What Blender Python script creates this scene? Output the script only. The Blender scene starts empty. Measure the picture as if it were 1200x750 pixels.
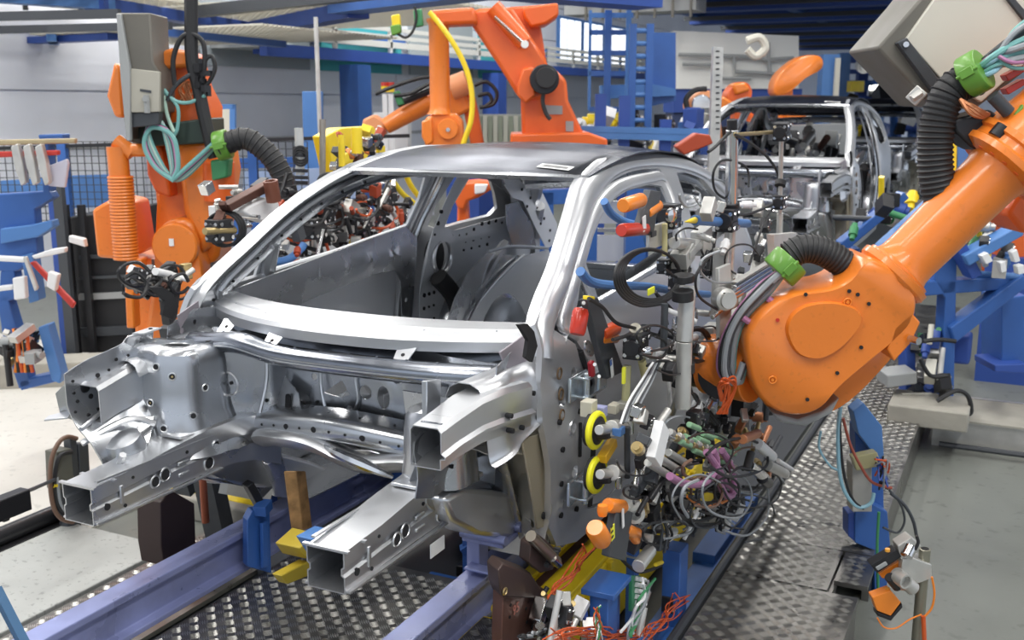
import bpy, bmesh, math, random
from mathutils import Vector, Matrix
from mathutils.geometry import delaunay_2d_cdt
V = Vector
PI = math.pi
rnd = random.Random(7)

# ---------------------------------------------------------------- camera
CAM = V((2.07, -1.99, 1.718)); YAW = -.456; PIT = .205; FPX = 1215.0
FW = V((math.sin(YAW)*math.cos(PIT), math.cos(YAW)*math.cos(PIT), -math.sin(PIT)))
RT = V((math.cos(YAW), -math.sin(YAW), 0)); UP = RT.cross(FW)
FH = V((math.sin(YAW), math.cos(YAW), 0))
cd = bpy.data.cameras.new('camera'); cd.lens = 36*FPX/1200; cd.sensor_width = 36; cd.clip_end = 200
cam = bpy.data.objects.new('camera', cd); bpy.context.scene.collection.objects.link(cam)
cam.location = CAM; cam.rotation_euler = (PI/2-PIT, 0, -YAW)
cd.dof.use_dof = True; cd.dof.focus_distance = 3.1; cd.dof.aperture_fstop = 5.0
scn = bpy.context.scene; scn.camera = cam
# ---------------------------------------------------------------- world, lamps, exposure
w = bpy.data.worlds.new('world'); scn.world = w; w.use_nodes = True
bg = w.node_tree.nodes['Background']; bg.inputs[0].default_value = (.80, .88, 1.0, 1); bg.inputs[1].default_value = 1.1
scn.view_settings.view_transform = 'Standard'; scn.view_settings.look = 'None'
scn.view_settings.exposure = 0.0; scn.view_settings.gamma = 1.0; scn.view_settings.use_curve_mapping = False
def area(name, loc, rot, sx, sy, power, col=(1, 1, 1)):
    l = bpy.data.lights.new(name, 'AREA'); l.shape = 'RECTANGLE'; l.size = sx; l.size_y = sy; l.energy = power; l.color = col
    o = bpy.data.objects.new(name, l); scn.collection.objects.link(o); o.location = loc; o.rotation_euler = rot
    return o
for i, (x, y, L, p) in enumerate([(-4.8, 1.5, 7, 520), (-1.6, 3.2, 7, 190), (1.6, 0.5, 6, 150), (4.4, 3.0, 9, 420), (-6.2, 10, 8, 640), (-4.8, 15, 8, 420),
                                  (.6, 9.2, 5, 300), (-1.0, -3.6, 4.5, 260), (4.2, -3.2, 5, 300)]):  # unseen lamps; some, like the front-right one, are only added as fill
    area('ceiling_and_fill_light', (x, y, 6.3), (0, 0, 0), .5, L, p*.68, (1, .985, .95))

# ---------------------------------------------------------------- helpers
def at(px, py, X=None, Y=None, Z=None, H=None, D=None):
    d = FW + RT*((px-600)/FPX) + UP*((375-py)/FPX)
    if D is not None: t = D
    elif X is not None: t = (X-CAM.x)/d.x
    elif Y is not None: t = (Y-CAM.y)/d.y
    elif Z is not None: t = (Z-CAM.z)/d.z
    else: t = H/d.dot(FH)
    return CAM + d*t
coll = scn.collection
def link(o, parent=None):
    coll.objects.link(o)
    if parent is not None: o.parent = parent
    return o
def tag(o, label=None, cat=None, group=None, kind=None):
    if label: o['label'] = label
    if cat: o['category'] = cat
    if group: o['group'] = group
    if kind: o['kind'] = kind
    return o
def thing(name, label, cat, loc=(0, 0, 0), group=None):
    o = bpy.data.objects.new(name, None); o.location = loc; o.empty_display_size = .1
    link(o); tag(o, label, cat, group); o['_base'] = 1
    del o['_base']
    return o
def frame(z):
    z = V(z).normalized(); a = V((0, 0, 1)) if abs(z.z) < .9 else V((1, 0, 0))
    x = a.cross(z).normalized(); return x, z.cross(x), z
def spline(pts, k=6):
    P = [V(p) for p in pts]
    if len(P) < 3 or k < 2: return P
    out = []
    for i in range(len(P)-1):
        p0 = P[max(i-1, 0)]; p1 = P[i]; p2 = P[i+1]; p3 = P[min(i+2, len(P)-1)]
        for j in range(k):
            t = j/k; t2 = t*t; t3 = t2*t
            out.append(.5*((2*p1)+(p2-p0)*t+(2*p0-5*p1+4*p2-p3)*t2+(3*p1-p0-3*p2+p3)*t3))
    out.append(P[-1]); return out
class MB:
    G = 1.0
    def __init__(s): s.v = []; s.f = []
    def add(s, vs, fs):
        n = len(s.v); s.v += [tuple(p) for p in vs]; s.f += [tuple(i+n for i in f) for f in fs]; return s
    def box(s, c, d, R=None, taper=1.0):
        c = V(c); h = V(d)/2; vs = []
        for z in (-1, 1):
            k = taper if z > 0 else 1
            for x, y in ((-1, -1), (1, -1), (1, 1), (-1, 1)):
                p = V((x*h.x*k, y*h.y*k, z*h.z))
                if R is not None: p = R @ p
                vs.append(c+p)
        return s.add(vs, [(3, 2, 1, 0), (4, 5, 6, 7), (0, 1, 5, 4), (1, 2, 6, 5), (2, 3, 7, 6), (3, 0, 4, 7)])
    def beam(s, a, b, wd, ht, up=(0, 0, 1)):
        a = V(a); b = V(b); z = (b-a).normalized(); x = z.cross(V(up))
        if x.length < 1e-4: x = V((1, 0, 0))
        x.normalize(); y = x.cross(z)
        R = Matrix((x, z, y)).transposed()
        return s.box((a+b)/2, (wd, (b-a).length, ht), R)
    def tube(s, pts, r, n=10, k=6, caps=True, rf=None):
        P = spline(pts, k) if k > 1 else [V(p) for p in pts]
        m = len(P); vs = []; fs = []; up = None
        for i, p in enumerate(P):
            t = (P[min(i+1, m-1)]-P[max(i-1, 0)])
            if t.length < 1e-9: t = V((0, 0, 1))
            t.normalize()
            if up is None: x, y, _ = frame(t)
            else:
                x = up - t*up.dot(t)
                if x.length < 1e-6: x, y, _ = frame(t)
                x.normalize(); y = t.cross(x)
            up = x
            rr = MB.G*(rf(i/(m-1)) if rf else (r[0]+(r[1]-r[0])*i/(m-1) if isinstance(r, tuple) else r))
            for j in range(n):
                a = 2*PI*j/n; vs.append(p+x*math.cos(a)*rr+y*math.sin(a)*rr)
        for i in range(m-1):
            for j in range(n):
                a = i*n+j; b = i*n+(j+1) % n; fs.append((a, b, b+n, a+n))
        if caps: fs.append(tuple(reversed(range(n)))); fs.append(tuple((m-1)*n+j for j in range(n)))
        return s.add(vs, fs)
    def cyl(s, a, b, r, n=20, caps=True): return s.tube([a, b], r, n, 1, caps)
    def lathe(s, prof, o, ax, n=24):
        x, y, z = frame(ax); o = V(o); vs = []; fs = []; m = len(prof); prof = [(a*MB.G, b*MB.G) for a, b in prof]
        for r, h in prof:
            for j in range(n):
                a = 2*PI*j/n; vs.append(o+x*math.cos(a)*r+y*math.sin(a)*r+z*h)
        for i in range(m-1):
            for j in range(n):
                a = i*n+j; b = i*n+(j+1) % n; fs.append((a, b, b+n, a+n))
        fs.append(tuple(reversed(range(n)))); fs.append(tuple((m-1)*n+j for j in range(n)))
        return s.add(vs, fs)
    def prism(s, pts, d):           # pts: 3D planar polygon, d: extrusion vector
        n = len(pts); P = [V(p) for p in pts]; d = V(d)
        return s.add(P+[p+d for p in P], [tuple(reversed(range(n))), tuple(range(n, 2*n))]+[(i, (i+1) % n, (i+1) % n+n, i+n) for i in range(n)])
    def ring(s, c, ax, R, r, n=24, m=8, arc=1.0):
        x, y, z = frame(ax); c = V(c); R *= MB.G
        return s.tube([c+x*math.cos(2*PI*arc*i/n)*R+y*math.sin(2*PI*arc*i/n)*R for i in range(n+1)], r, m, 1, arc < 1)
    def build(s, name, mat, parent=None, bevel=0, smooth=35, solid=0, off=0, recalc=True):
        me = bpy.data.meshes.new(name); me.from_pydata(s.v, [], s.f)
        if recalc:
            bm = bmesh.new(); bm.from_mesh(me); bmesh.ops.recalc_face_normals(bm, faces=bm.faces); bm.to_mesh(me); bm.free()
        me.materials.append(mat)
        if smooth: me.shade_smooth(); me.set_sharp_from_angle(angle=math.radians(smooth))
        me.update()
        o = link(bpy.data.objects.new(name, me), parent)
        if solid:
            m = o.modifiers.new('s', 'SOLIDIFY'); m.thickness = solid; m.offset = off
            m = o.modifiers.new('e', 'EDGE_SPLIT'); m.split_angle = math.radians(smooth or 30)
        if bevel:
            m = o.modifiers.new('b', 'BEVEL'); m.width = bevel; m.segments = 2; m.limit_method = 'ANGLE'; m.angle_limit = math.radians(40)
        return o
def resample(poly, step):
    out = []
    n = len(poly)
    for i in range(n):
        a = V(poly[i]).to_2d(); b = V(poly[(i+1) % n]).to_2d(); k = max(1, int(math.ceil((b-a).length/step)))
        for j in range(k): out.append(a+(b-a)*j/k)
    return out
def inside(p, poly):
    c = False; n = len(poly); j = n-1
    for i in range(n):
        a, b = poly[i], poly[j]
        if (a[1] > p[1]) != (b[1] > p[1]) and p[0] < (b[0]-a[0])*(p[1]-a[1])/(b[1]-a[1])+a[0]: c = not c
        j = i
    return c
def circ(cx, cy, r, n=14, ry=None, a0=0):
    ry = ry or r; c, s_ = math.cos(a0), math.sin(a0)
    return [(cx+c*r*math.cos(2*PI*i/n)-s_*ry*math.sin(2*PI*i/n), cy+s_*r*math.cos(2*PI*i/n)+c*ry*math.sin(2*PI*i/n)) for i in range(n)]
def rrect(cx, cy, w_, h_, r=.01, a0=0, n=4):
    out = []; c, s_ = math.cos(a0), math.sin(a0)
    for qx, qy, st in ((1, 1, 0), (-1, 1, PI/2), (-1, -1, PI), (1, -1, 1.5*PI)):
        for i in range(n+1):
            a = st+PI/2*i/n; x = qx*(w_/2-r)+r*math.cos(a); y = qy*(h_/2-r)+r*math.sin(a)
            out.append((cx+c*x-s_*y, cy+s_*x+c*y))
    return out
def sheet(name, outline, holes, fn, mat, parent, step=.04, solid=.004, off=0, smooth=40, bevel=0):
    loops = [resample(outline, step)]+[resample(h, step) if len(h) < 9 else [V(p) for p in h] for h in holes]
    vs = []; es = []
    for L in loops:
        n0 = len(vs); vs += [V((p[0], p[1])) for p in L]; es += [(n0+i, n0+(i+1) % len(L)) for i in range(len(L))]
    xs = [p[0] for p in loops[0]]; ys = [p[1] for p in loops[0]]; bd = list(vs)
    x0, x1, y0, y1 = min(xs), max(xs), min(ys), max(ys); row = 0
    y = y0+step/2
    while y < y1:
        x = x0+step*(.5 if row % 2 else .25)
        while x < x1:
            p = (x, y)
            if inside(p, loops[0]) and not any(inside(p, h) for h in loops[1:]):
                if min((q[0]-x)**2+(q[1]-y)**2 for q in bd) > (step*.45)**2: vs.append(V(p))
            x += step
        y += step; row += 1
    r = delaunay_2d_cdt(vs, es, [], 0, 1e-6); keep = []
    for f in r[2]:
        c = sum((r[0][i] for i in f), V((0, 0)))/len(f)
        if inside(c, loops[0]) and not any(inside(c, h) for h in loops[1:]): keep.append(tuple(f))
    m = MB(); m.add([fn(p.x, p.y) for p in r[0]], keep)
    return m.build(name, mat, parent, smooth=smooth, solid=solid, off=off, bevel=bevel)
def sst(t): t = max(0., min(1., t)); return t*t*(3-2*t)
def emb(u, v, L):                       # raised / sunk plateaus: (cu, cv, ru, rv, height[, angle])
    h = 0
    for e in L:
        du, dv = u-e[0], v-e[1]
        if len(e) > 5: c, s_ = math.cos(e[5]), math.sin(e[5]); du, dv = du*c+dv*s_, dv*c-du*s_
        q = max(abs(du)/e[2], abs(dv)/e[3]) if e[2] > 3*e[3] or e[3] > 3*e[2] else math.hypot(du/e[2], dv/e[3])
        h += e[4]*sst((1.25-q)/.5)
    return h
def copy_tree(o, parent=None, skip=None):
    c = o.copy(); coll.objects.link(c); c.parent = parent
    for ch in list(o.children):
        if ch is not skip: copy_tree(ch, c)
    return c
# ---------------------------------------------------------------- materials
MATS = {}
def mat(name, col, rough=.5, metal=0., bump=0., bscale=20., var=0., vscale=3., rvar=0., coat=0., emit=0., spec=None, stretch=None, trans=0, detail=3., speck=0.):
    if name in MATS: return MATS[name]
    m = bpy.data.materials.new(name); m.use_nodes = True; N = m.node_tree.nodes; L = m.node_tree.links
    b = N['Principled BSDF']; c4 = (*col, 1)
    b.inputs['Base Color'].default_value = c4; b.inputs['Roughness'].default_value = rough; b.inputs['Metallic'].default_value = metal
    if coat: b.inputs['Coat Weight'].default_value = coat; b.inputs['Coat Roughness'].default_value = .12
    if emit: b.inputs['Emission Color'].default_value = c4; b.inputs['Emission Strength'].default_value = emit
    if spec is not None: b.inputs['Specular IOR Level'].default_value = spec
    tc = N.new('ShaderNodeTexCoord'); mp = N.new('ShaderNodeMapping'); L.new(tc.outputs['Object'], mp.inputs[0])
    if stretch: mp.inputs['Scale'].default_value = stretch
    if var or rvar:
        n = N.new('ShaderNodeTexNoise'); n.inputs['Scale'].default_value = vscale; n.inputs['Detail'].default_value = 5; L.new(mp.outputs[0], n.inputs['Vector'])
        if var:
            mx = N.new('ShaderNodeMix'); mx.data_type = 'RGBA'
            mr = N.new('ShaderNodeMapRange'); mr.inputs[1].default_value = .3; mr.inputs[2].default_value = .7
            L.new(n.outputs['Fac'], mr.inputs[0]); L.new(mr.outputs[0], mx.inputs[0])
            mx.inputs[6].default_value = (*[c*(1-var) for c in col], 1); mx.inputs[7].default_value = (*[min(1, c*(1+var*.6)) for c in col], 1)
            last = mx.outputs[2]
            if speck:
                n3 = N.new('ShaderNodeTexNoise'); n3.inputs['Scale'].default_value = vscale*14; n3.inputs['Detail'].default_value = 2; L.new(mp.outputs[0], n3.inputs['Vector'])
                r3 = N.new('ShaderNodeMapRange'); r3.inputs[1].default_value = .62; r3.inputs[2].default_value = .7; L.new(n3.outputs['Fac'], r3.inputs[0])
                m3 = N.new('ShaderNodeMix'); m3.data_type = 'RGBA'; m3.inputs[7].default_value = (*[c*(1-speck) for c in col], 1)
                L.new(r3.outputs[0], m3.inputs[0]); L.new(last, m3.inputs[6]); last = m3.outputs[2]
            L.new(last, b.inputs['Base Color'])
        if rvar:
            mr = N.new('ShaderNodeMapRange'); mr.inputs[1].default_value = .3; mr.inputs[2].default_value = .7
            mr.inputs[3].default_value = max(.03, rough-rvar); mr.inputs[4].default_value = rough+rvar
            L.new(n.outputs['Fac'], mr.inputs[0]); L.new(mr.outputs[0], b.inputs['Roughness'])
    if bump:
        n2 = N.new('ShaderNodeTexNoise'); n2.inputs['Scale'].default_value = bscale; n2.inputs['Detail'].default_value = detail; L.new(mp.outputs[0], n2.inputs['Vector'])
        bp = N.new('ShaderNodeBump'); bp.inputs['Strength'].default_value = 1; bp.inputs['Distance'].default_value = bump; L.new(n2.outputs['Fac'], bp.inputs['Height']); L.new(bp.outputs[0], b.inputs['Normal'])
    MATS[name] = m; return m
STEEL = mat('galvanised_sheet', (.50, .515, .54), .27, .90, bump=.0018, bscale=5, var=.05, vscale=4, rvar=.05, detail=1)
STEEL2 = mat('bright_zinc_sheet', (.64, .65, .67), .31, .88, bump=.0012, bscale=6, var=.04, vscale=6, rvar=.04, detail=1)
PANEL = mat('smooth_body_sheet', (.64, .65, .67), .34, .66, bump=.0006, bscale=2, var=.04, vscale=2, rvar=.05)
STEEL3 = mat('dark_rolled_sheet', (.34, .36, .40), .22, 1, bump=.004, bscale=5, var=.12, vscale=4, rvar=.08, detail=2)
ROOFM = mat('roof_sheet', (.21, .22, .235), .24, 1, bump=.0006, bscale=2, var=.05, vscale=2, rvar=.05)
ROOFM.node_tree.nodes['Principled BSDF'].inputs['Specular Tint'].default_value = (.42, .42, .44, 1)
HOLE = mat('hole_shadow_black', (.012, .012, .014), .8)
GAL = mat('machined_aluminium', (.60, .59, .56), .40, .6, var=.12, vscale=12, rvar=.1)
CHROME = mat('polished_steel', (.68, .68, .68), .18, 1)
ORANGE = mat('orange_robot_paint', (.82, .215, .022), .38, 0, bump=.0006, bscale=40, var=.06, vscale=3, coat=.35, speck=.10)
ORANGE2 = mat('red_orange_robot_paint', (.80, .13, .012), .42, 0, var=.10, vscale=3, coat=.3)
ORDARK = mat('orange_plastic', (.85, .24, .02), .35, 0, coat=.3)
REDPL = mat('red_plastic', (.55, .03, .01), .35, 0, coat=.3)
BLUE = mat('blue_frame_paint', (.033, .115, .38), .42, 0, var=.10, vscale=4, coat=.15)
BLUEL = mat('light_blue_frame_paint', (.08, .21, .50), .45, 0, var=.08, vscale=4)
BLUED = mat('deep_blue_beam_paint', (.03, .08, .34), .5, 0, var=.12, vscale=2)
VIOLET = mat('violet_blue_skid_paint', (.25, .28, .50), .32, .25, var=.25, vscale=5, rvar=.1)
YELLOW = mat('yellow_machine_paint', (.90, .66, .02), .42, 0, var=.12, vscale=5, coat=.2)
BLACK = mat('black_rubber', (.018, .018, .02), .55)
BLACKP = mat('black_anodised', (.025, .025, .028), .35, .3)
DGREY = mat('dark_grey_plate', (.055, .06, .068), .45, .1)
GREYP = mat('grey_plastic', (.33, .34, .34), .5)
CREAM = mat('cream_cabinet_paint', (.62, .60, .52), .45, 0, var=.03)
CABG = mat('weathered_grey_cabinet', (.15, .14, .12), .5, .15, var=.12, vscale=5, rvar=.1)
GREEN = mat('green_plastic', (.12, .30, .035), .4, coat=.2)
GREEND = mat('dark_green_paint', (.05, .25, .10), .45)
TEAL = mat('teal_hose', (.18, .42, .40), .4)
GREYH = mat('grey_hose', (.30, .32, .34), .4)
PURPLE = mat('pinkish_purple_hose', (.45, .20, .36), .4)
WHITE = mat('white_plastic', (.80, .80, .80), .4)
BROWN = mat('brown_rusty_block', (.12, .055, .04), .55, .3, var=.3, vscale=8)
REDW = mat('red_orange_wire', (.62, .10, .02), .4)
COPPER = mat('copper_wire', (.55, .22, .10), .4, .5)
BRASS = mat('brass_fitting', (.55, .42, .20), .35, .9)
# ---------------------------------------------------------------- the setting
ZF = -.36; ZW = -.15
CONC = mat('concrete_floor', (.20, .21, .19), .42, 0, bump=.0006, bscale=60, var=.14, vscale=1.1, rvar=.1, speck=.25)
PALE = mat('pale_floor', (.62, .60, .55), .55, 0, bump=.0008, bscale=50, var=.10, vscale=1.3, speck=.18)
PLATE = mat('chequer_plate_base', (.25, .24, .225), .36, .9, var=.25, vscale=6, rvar=.12)
BARM = mat('chequer_plate_bar', (.50, .49, .46), .30, .95, var=.12, vscale=9)
KERB = mat('dusty_concrete_kerb', (.38, .36, .31), .7, 0, bump=.002, bscale=30, var=.2, vscale=4)
m = MB(); m.box((6, 12, ZF-.05), (36, 60, .1)); tag(m.build('floor', CONC, smooth=0), kind='structure')
# pale floor coating to the left of the line
m = MB(); m.prism([(-9, -4, ZF+.001), (-1.95, -4, ZF+.001), (-1.95, 2.2, ZF+.001), (-2.6, 4.2, ZF+.001), (-9, 4.4, ZF+.001)], (0, 0, .012))
tag(m.build('trim_1', PALE, smooth=0), kind='structure')
# left wall of banded sheet panels
WALL = mat('white_wall_cladding', (.84, .86, .93), .5, 0, var=.05, vscale=1.2)
wl = MB(); wl.box((-8.15, 16, 3.4), (.1, 60, 7.6)); wl = tag(wl.build('wall_left', WALL, smooth=0), kind='structure')
k = 0
for z0, z1 in ((ZF, .55), (.57, 1.22), (1.24, 1.86), (1.88, 2.5), (2.52, 3.15), (3.17, 3.9), (3.92, 4.7), (4.72, 5.6)):
    y = -4.0
    while y < 40:
        m = MB(); m.box((-8.07, y+2.98, (z0+z1)/2), (.06, 5.96, z1-z0)); m.build('cladding_panel', WALL, wl, bevel=.006, smooth=0); y += 6
m = MB(); m.box((-8.03, 16, 1.225), (.05, 60, .05)); m.build('cladding_rail', GAL, wl, smooth=0)
m = MB(); m.box((0, 44, 3.2), (40, .2, 7.8)); tag(m.build('wall_back', mat('far_wall', (.62, .66, .74), .6), smooth=0), kind='structure')
ceil = MB(); ceil.box((0, 16, 7.0), (30, 60, .15)); ceil = tag(ceil.build('ceiling', mat('ceiling_white', (.36, .38, .42), .7), smooth=0), kind='structure')
# unseen strip lamps, bodies for the hall lights and the added fill lights
LAMP = mat('lamp_tube', (1, .98, .95), .5, emit=6)
for i, (x, y, L) in enumerate([(-4.8, 1.5, 7), (-1.6, 3.2, 7), (1.6, .5, 6), (4.4, 3.0, 9), (-6.2, 10, 8), (-4.8, 15, 8), (.6, 9.2, 5), (-1.0, -3.6, 4.5), (4.2, -3.2, 5)]):
    t = thing('hall_and_fill_lamp', 'one of the unseen white hall and added fill strip lamps under the ceiling', 'lamp', (x, y, 6.4), 'strip lamps under the hall ceiling')
    m = MB(); m.box((0, 0, .05), (.3, L, .05)); m.build('lamp_housing', WHITE, t)
    for sx in (-.07, .07):
        m = MB(); m.cyl((sx, -L/2+.05, 0), (sx, L/2-.05, 0), .02, 8); m.build('lamp_tube', LAMP, t)
# windows high on the left wall
WIN = mat('daylight_pane', (.92, .96, 1.0), .3, emit=1.5)
for i, (pa, pb) in enumerate(((656, 681), (684, 706), (709, 734))):
    y0 = at(pa, 60, X=-7.95).y; y1 = at(pb, 60, X=-7.95).y; zt, zb = 3.75, 2.66
    m = MB(); m.box((-8.0, (y0+y1)/2, (zt+zb)/2), (.08, y1-y0, zt-zb)); f = tag(m.build('window_%d' % (i+1), BLUEL, smooth=0), kind='structure')
    for a in range(3):
        m = MB(); w_ = (y1-y0)/3; m.box((-7.95, y0+w_*(a+.5), (zt+zb)/2), (.03, w_-.12, zt-zb-.14)); m.build('pane', WIN, f, smooth=0)

def tread(parent, x0, x1, y0, y1, z, cell=.042, skip=None):
    m = MB(); ny = int((y1-y0)/cell); nx = int((x1-x0)/cell); h = .0016
    for i in range(nx):
        for j in range(ny):
            cx = x0+(i+.5)*cell; cy = y0+(j+.5)*cell
            if skip and skip(cx, cy): continue
            d = (1, 1) if (i+j) % 2 else (1, -1); q = .7071
            for b in range(-2, 3):
                ox = cx-d[1]*q*b*.0076; oy = cy+d[0]*q*b*.0076
                L = .0185 if abs(b) < 2 else .0165; W = .0036
                ux, uy = d[0]*q, d[1]*q; vx, vy = -uy, ux
                P = [(ox-ux*L, oy-uy*L, z), (ox-vx*W, oy-vy*W, z), (ox+ux*L, oy+uy*L, z), (ox+vx*W, oy+vy*W, z), (ox-ux*L*.55, oy-uy*L*.55, z+h), (ox+ux*L*.55, oy+uy*L*.55, z+h)]
                m.add(P, [(0, 1, 5, 4), (1, 2, 5), (2, 3, 4, 5), (3, 0, 4)])
    o = m.build('tread_bars', BARM, parent, smooth=0, recalc=False); o['kind'] = 'stuff'
    return o
# right walkway
X0 = at(953, 500, Z=ZW).x; 
wk = thing('chequer_plate_walkway', 'long chequer plate steel walkway running beside the line under the orange arm', 'walkway', (1.4, 3, ZF))
def wpart(name, m, mt, **k):
    o = m.build(name, mt, wk, **k); o.location = (-1.4, -3, -ZF); return o
WX0, WX1 = 1.17, 1.69
WX0, WX1 = 1.12, 1.64
m = MB(); m.box(((WX0+WX1)/2, 5.4, ZW-.01), (WX1-WX0, 6.1, .02)); wpart('deck_plate', m, PLATE, smooth=0)
m = MB(); m.box(((WX0+1.52)/2, 2.14, ZW-.01), (1.52-WX0, .40, .02)); wpart('deck_plate', m, PLATE, smooth=0)
m = MB(); m.box(((WX0+WX1)/2, .94, ZW-.01), (WX1-WX0, 1.97, .02)); wpart('deck_plate', m, PLATE, smooth=0)
m = MB(); m.box((1.595, 2.19, ZW-.01), (.13, .3, .02)); wpart('deck_plate', m, PLATE, smooth=0)
m = MB(); m.box((WX1-.02, 5.4, (ZW+ZF)/2-.01), (.03, 6.1, ZW-ZF-.02)); m.box((WX1-.02, .94, (ZW+ZF)/2-.01), (.03, 1.97, ZW-ZF-.02)); m.box((1.52, 2.0, (ZW+ZF)/2-.01), (.03, .2, ZW-ZF-.02)); wpart('side_skirt', m, PLATE, smooth=0)
m = MB(); m.box((WX0+.02, 4.2, (ZW+ZF)/2-.01), (.03, 8.4, ZW-ZF-.02)); wpart('side_skirt', m, DGREY, smooth=0)
m = MB(); m.cyl((WX0-.035, 0, ZW-.02), (WX0-.035, 8.3, ZW-.02), .022, 10); wpart('edge_pipe', m, DGREY)
tb = tread(None, WX0+.005, WX1-.005, .35, 6.2, ZW+.0002, skip=lambda x, y: 1.92 < y < 2.36 and x > 1.52 and not (y > 2.04 and y < 2.34 and x > 1.53))
tb.parent = wk; tb.location = (-1.4, -3, -ZF)
# left chequer strip on the floor and grey channel cover
st = thing('floor_chequer_plate', 'narrow pale chequer plate strip on the floor left of the violet rail', 'plate', (-1.1, 1.5, ZF))
m = MB(); m.box((-1.12, 2, ZF+.02), (.5, 6, .02)); o = m.build('deck_plate', PLATE, st, smooth=0); o.location = (1.1, -1.5, -ZF)
o = tread(st, -1.36, -.9, -.1, 3.2, ZF+.0302); o.location = (1.1, -1.5, -ZF)
m = MB(); m.box((-1.72, -.3, ZF+.02), (.66, 3.4, .04)); tag(m.build('channel_cover', mat('channel_cover_grey', (.45, .46, .44), .5, 0, bump=.001, bscale=30, var=.1, speck=.3), bevel=.006, smooth=0),
    'flat grey channel cover on the floor at the lower left of the line', 'cover')
m = MB(); m.cyl((-2.13, -1.5, ZF+.075), (-2.13, 1.42, ZF+.075), .045, 14); m.box((-2.1, 0, ZF+.02), (.1, 2.9, .04))
tag(m.build('floor_pipe', BLACKP), 'thick black pipe lying on the pale floor at the far left', 'pipe')
kb = MB(); kb.box((-1.62, 2.0, ZF+.06), (.9, .5, .12)); kb = tag(kb.build('concrete_block', KERB, bevel=.012, smooth=0), 'low concrete block with a yellow painted stripe under the left front rail', 'block')
m = MB(); m.box((-1.62, 1.85, ZF+.1225), (.86, .07, .005)); m.build('painted_stripe', YELLOW, kb, smooth=0)
# far left kerb ring and right kerb
kr = thing('kerb', 'low grey segmented concrete kerb behind the pale floor on the left', 'kerb', (-4.4, 3.5, ZF))
P = [(-6.6, 2.0), (-5.6, 2.75), (-4.7, 3.1), (-4.0, 3.6), (-3.3, 4.3), (-2.9, 5.2)]
for i in range(5):
    a = V((*P[i], ZF+.10)); b = V((*P[i+1], ZF+.10)); m = MB(); m.beam(a, a+(b-a)*.985, .30, .20)
    o = m.build('kerb_stone', KERB, kr, bevel=.012, smooth=0); o.location = (4.4, -3.5, -ZF)
rk = thing('conveyor_channel', 'low dusty steel conveyor channel crossing the floor on the right', 'channel', (2.5, 5, ZF))
for nm, b_, d_, mt in (('channel_side', (3.5, 4.72, ZF+.09), (3.6, .03, .18), GAL), ('channel_side', (3.5, 5.28, ZF+.09), (3.6, .03, .18), GAL), ('channel_cover', (3.5, 5.0, ZF+.17), (3.56, .5, .02), KERB),
                   ('channel_lip', (3.5, 4.70, ZF+.185), (3.6, .07, .012), KERB)):
    m = MB(); m.box(b_, d_); o = m.build(nm, mt, rk, smooth=0); o.location = (-2.5, -5, -ZF)
m = MB(); m.cyl((1.75, 4.58, ZF+.05), (5.2, 4.58, ZF+.05), .018, 8); o = m.build('pipe', DGREY, rk); o.location = (-2.5, -5, -ZF)

# skid: two violet rails
sk = thing('skid_frame', 'violet blue skid rails on which the nearest car body rests', 'skid', (0, 0, -.02))
for x in (-.5, .5):
    m = MB(); prof = [(-.055, 0), (.055, 0), (.055, .02), (.02, .028), (.02, .125), (.05, .135), (.05, .16), (-.05, .16), (-.05, .135), (-.02, .125), (-.02, .028), (-.055, .02)]
    m.prism([(x+a*.9, -1.2, -.02+b) for a, b in prof], (0, 6.6, 0)); o = m.build('runner', VIOLET, sk, bevel=.004, smooth=0); o.location.z = .02
    pass
for x, y in ((.5, .98), (.5, 3.3), (-.5, 3.3)):
    m = MB(); m.box((x-.02, y, .20), (.05, .07, .14)); m.box((x+.02, y-.06, .165), (.10, .05, .01)); m.box((x+.03, y, .262), (.16, .12, .018))
    o = m.build('bracket', VIOLET, sk, bevel=.004, smooth=0); o.location.z = .02
    for s in (-.05, .07):
        m = MB(); m.cyl((x-.05+0*s, y+s-.01, .285), (x+.12, y+s-.01, .285), .016, 12); o = m.build('support_pin', VIOLET, sk); o.location.z = .02
for y in (2.4, 4.4):
    m = MB(); m.box((0, y, .07), (.95, .1, .06)); o = m.build('cross_bar', VIOLET, sk, bevel=.004, smooth=0); o.location.z = .02
# plate between the rails
pl = thing('pit_chequer_plate', 'dark chequer plate between the violet rails under the nose of the nearest car body', 'plate', (0, .5, -.05))
m = MB(); m.box((0, .15, -.06), (.86, 2.1, .02)); o = m.build('deck_plate', PLATE, pl, smooth=0); o.location = (0, -.5, .05)
o = tread(pl, -.425, .43, -.3, 1.18, -.0498); o.location = (0, -.5, .05)
m = MB(); m.box((.02, 1.2, -.2), (1.0, .03, .28)); o = m.build('front_skirt', DGREY, pl, smooth=0); o.location = (0, -.5, .05)
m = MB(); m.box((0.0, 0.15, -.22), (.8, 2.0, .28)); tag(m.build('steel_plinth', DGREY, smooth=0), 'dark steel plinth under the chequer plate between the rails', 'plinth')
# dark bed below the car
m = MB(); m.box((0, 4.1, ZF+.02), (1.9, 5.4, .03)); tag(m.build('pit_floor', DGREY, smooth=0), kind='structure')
m = MB(); m.box((0, 2.9, ZF+.15), (.5, 1.6, .18)); tag(m.build('lift_housing', BLACKP, bevel=.02, smooth=0), 'black lift housing in the dark under the nearest car body', 'housing')
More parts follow.
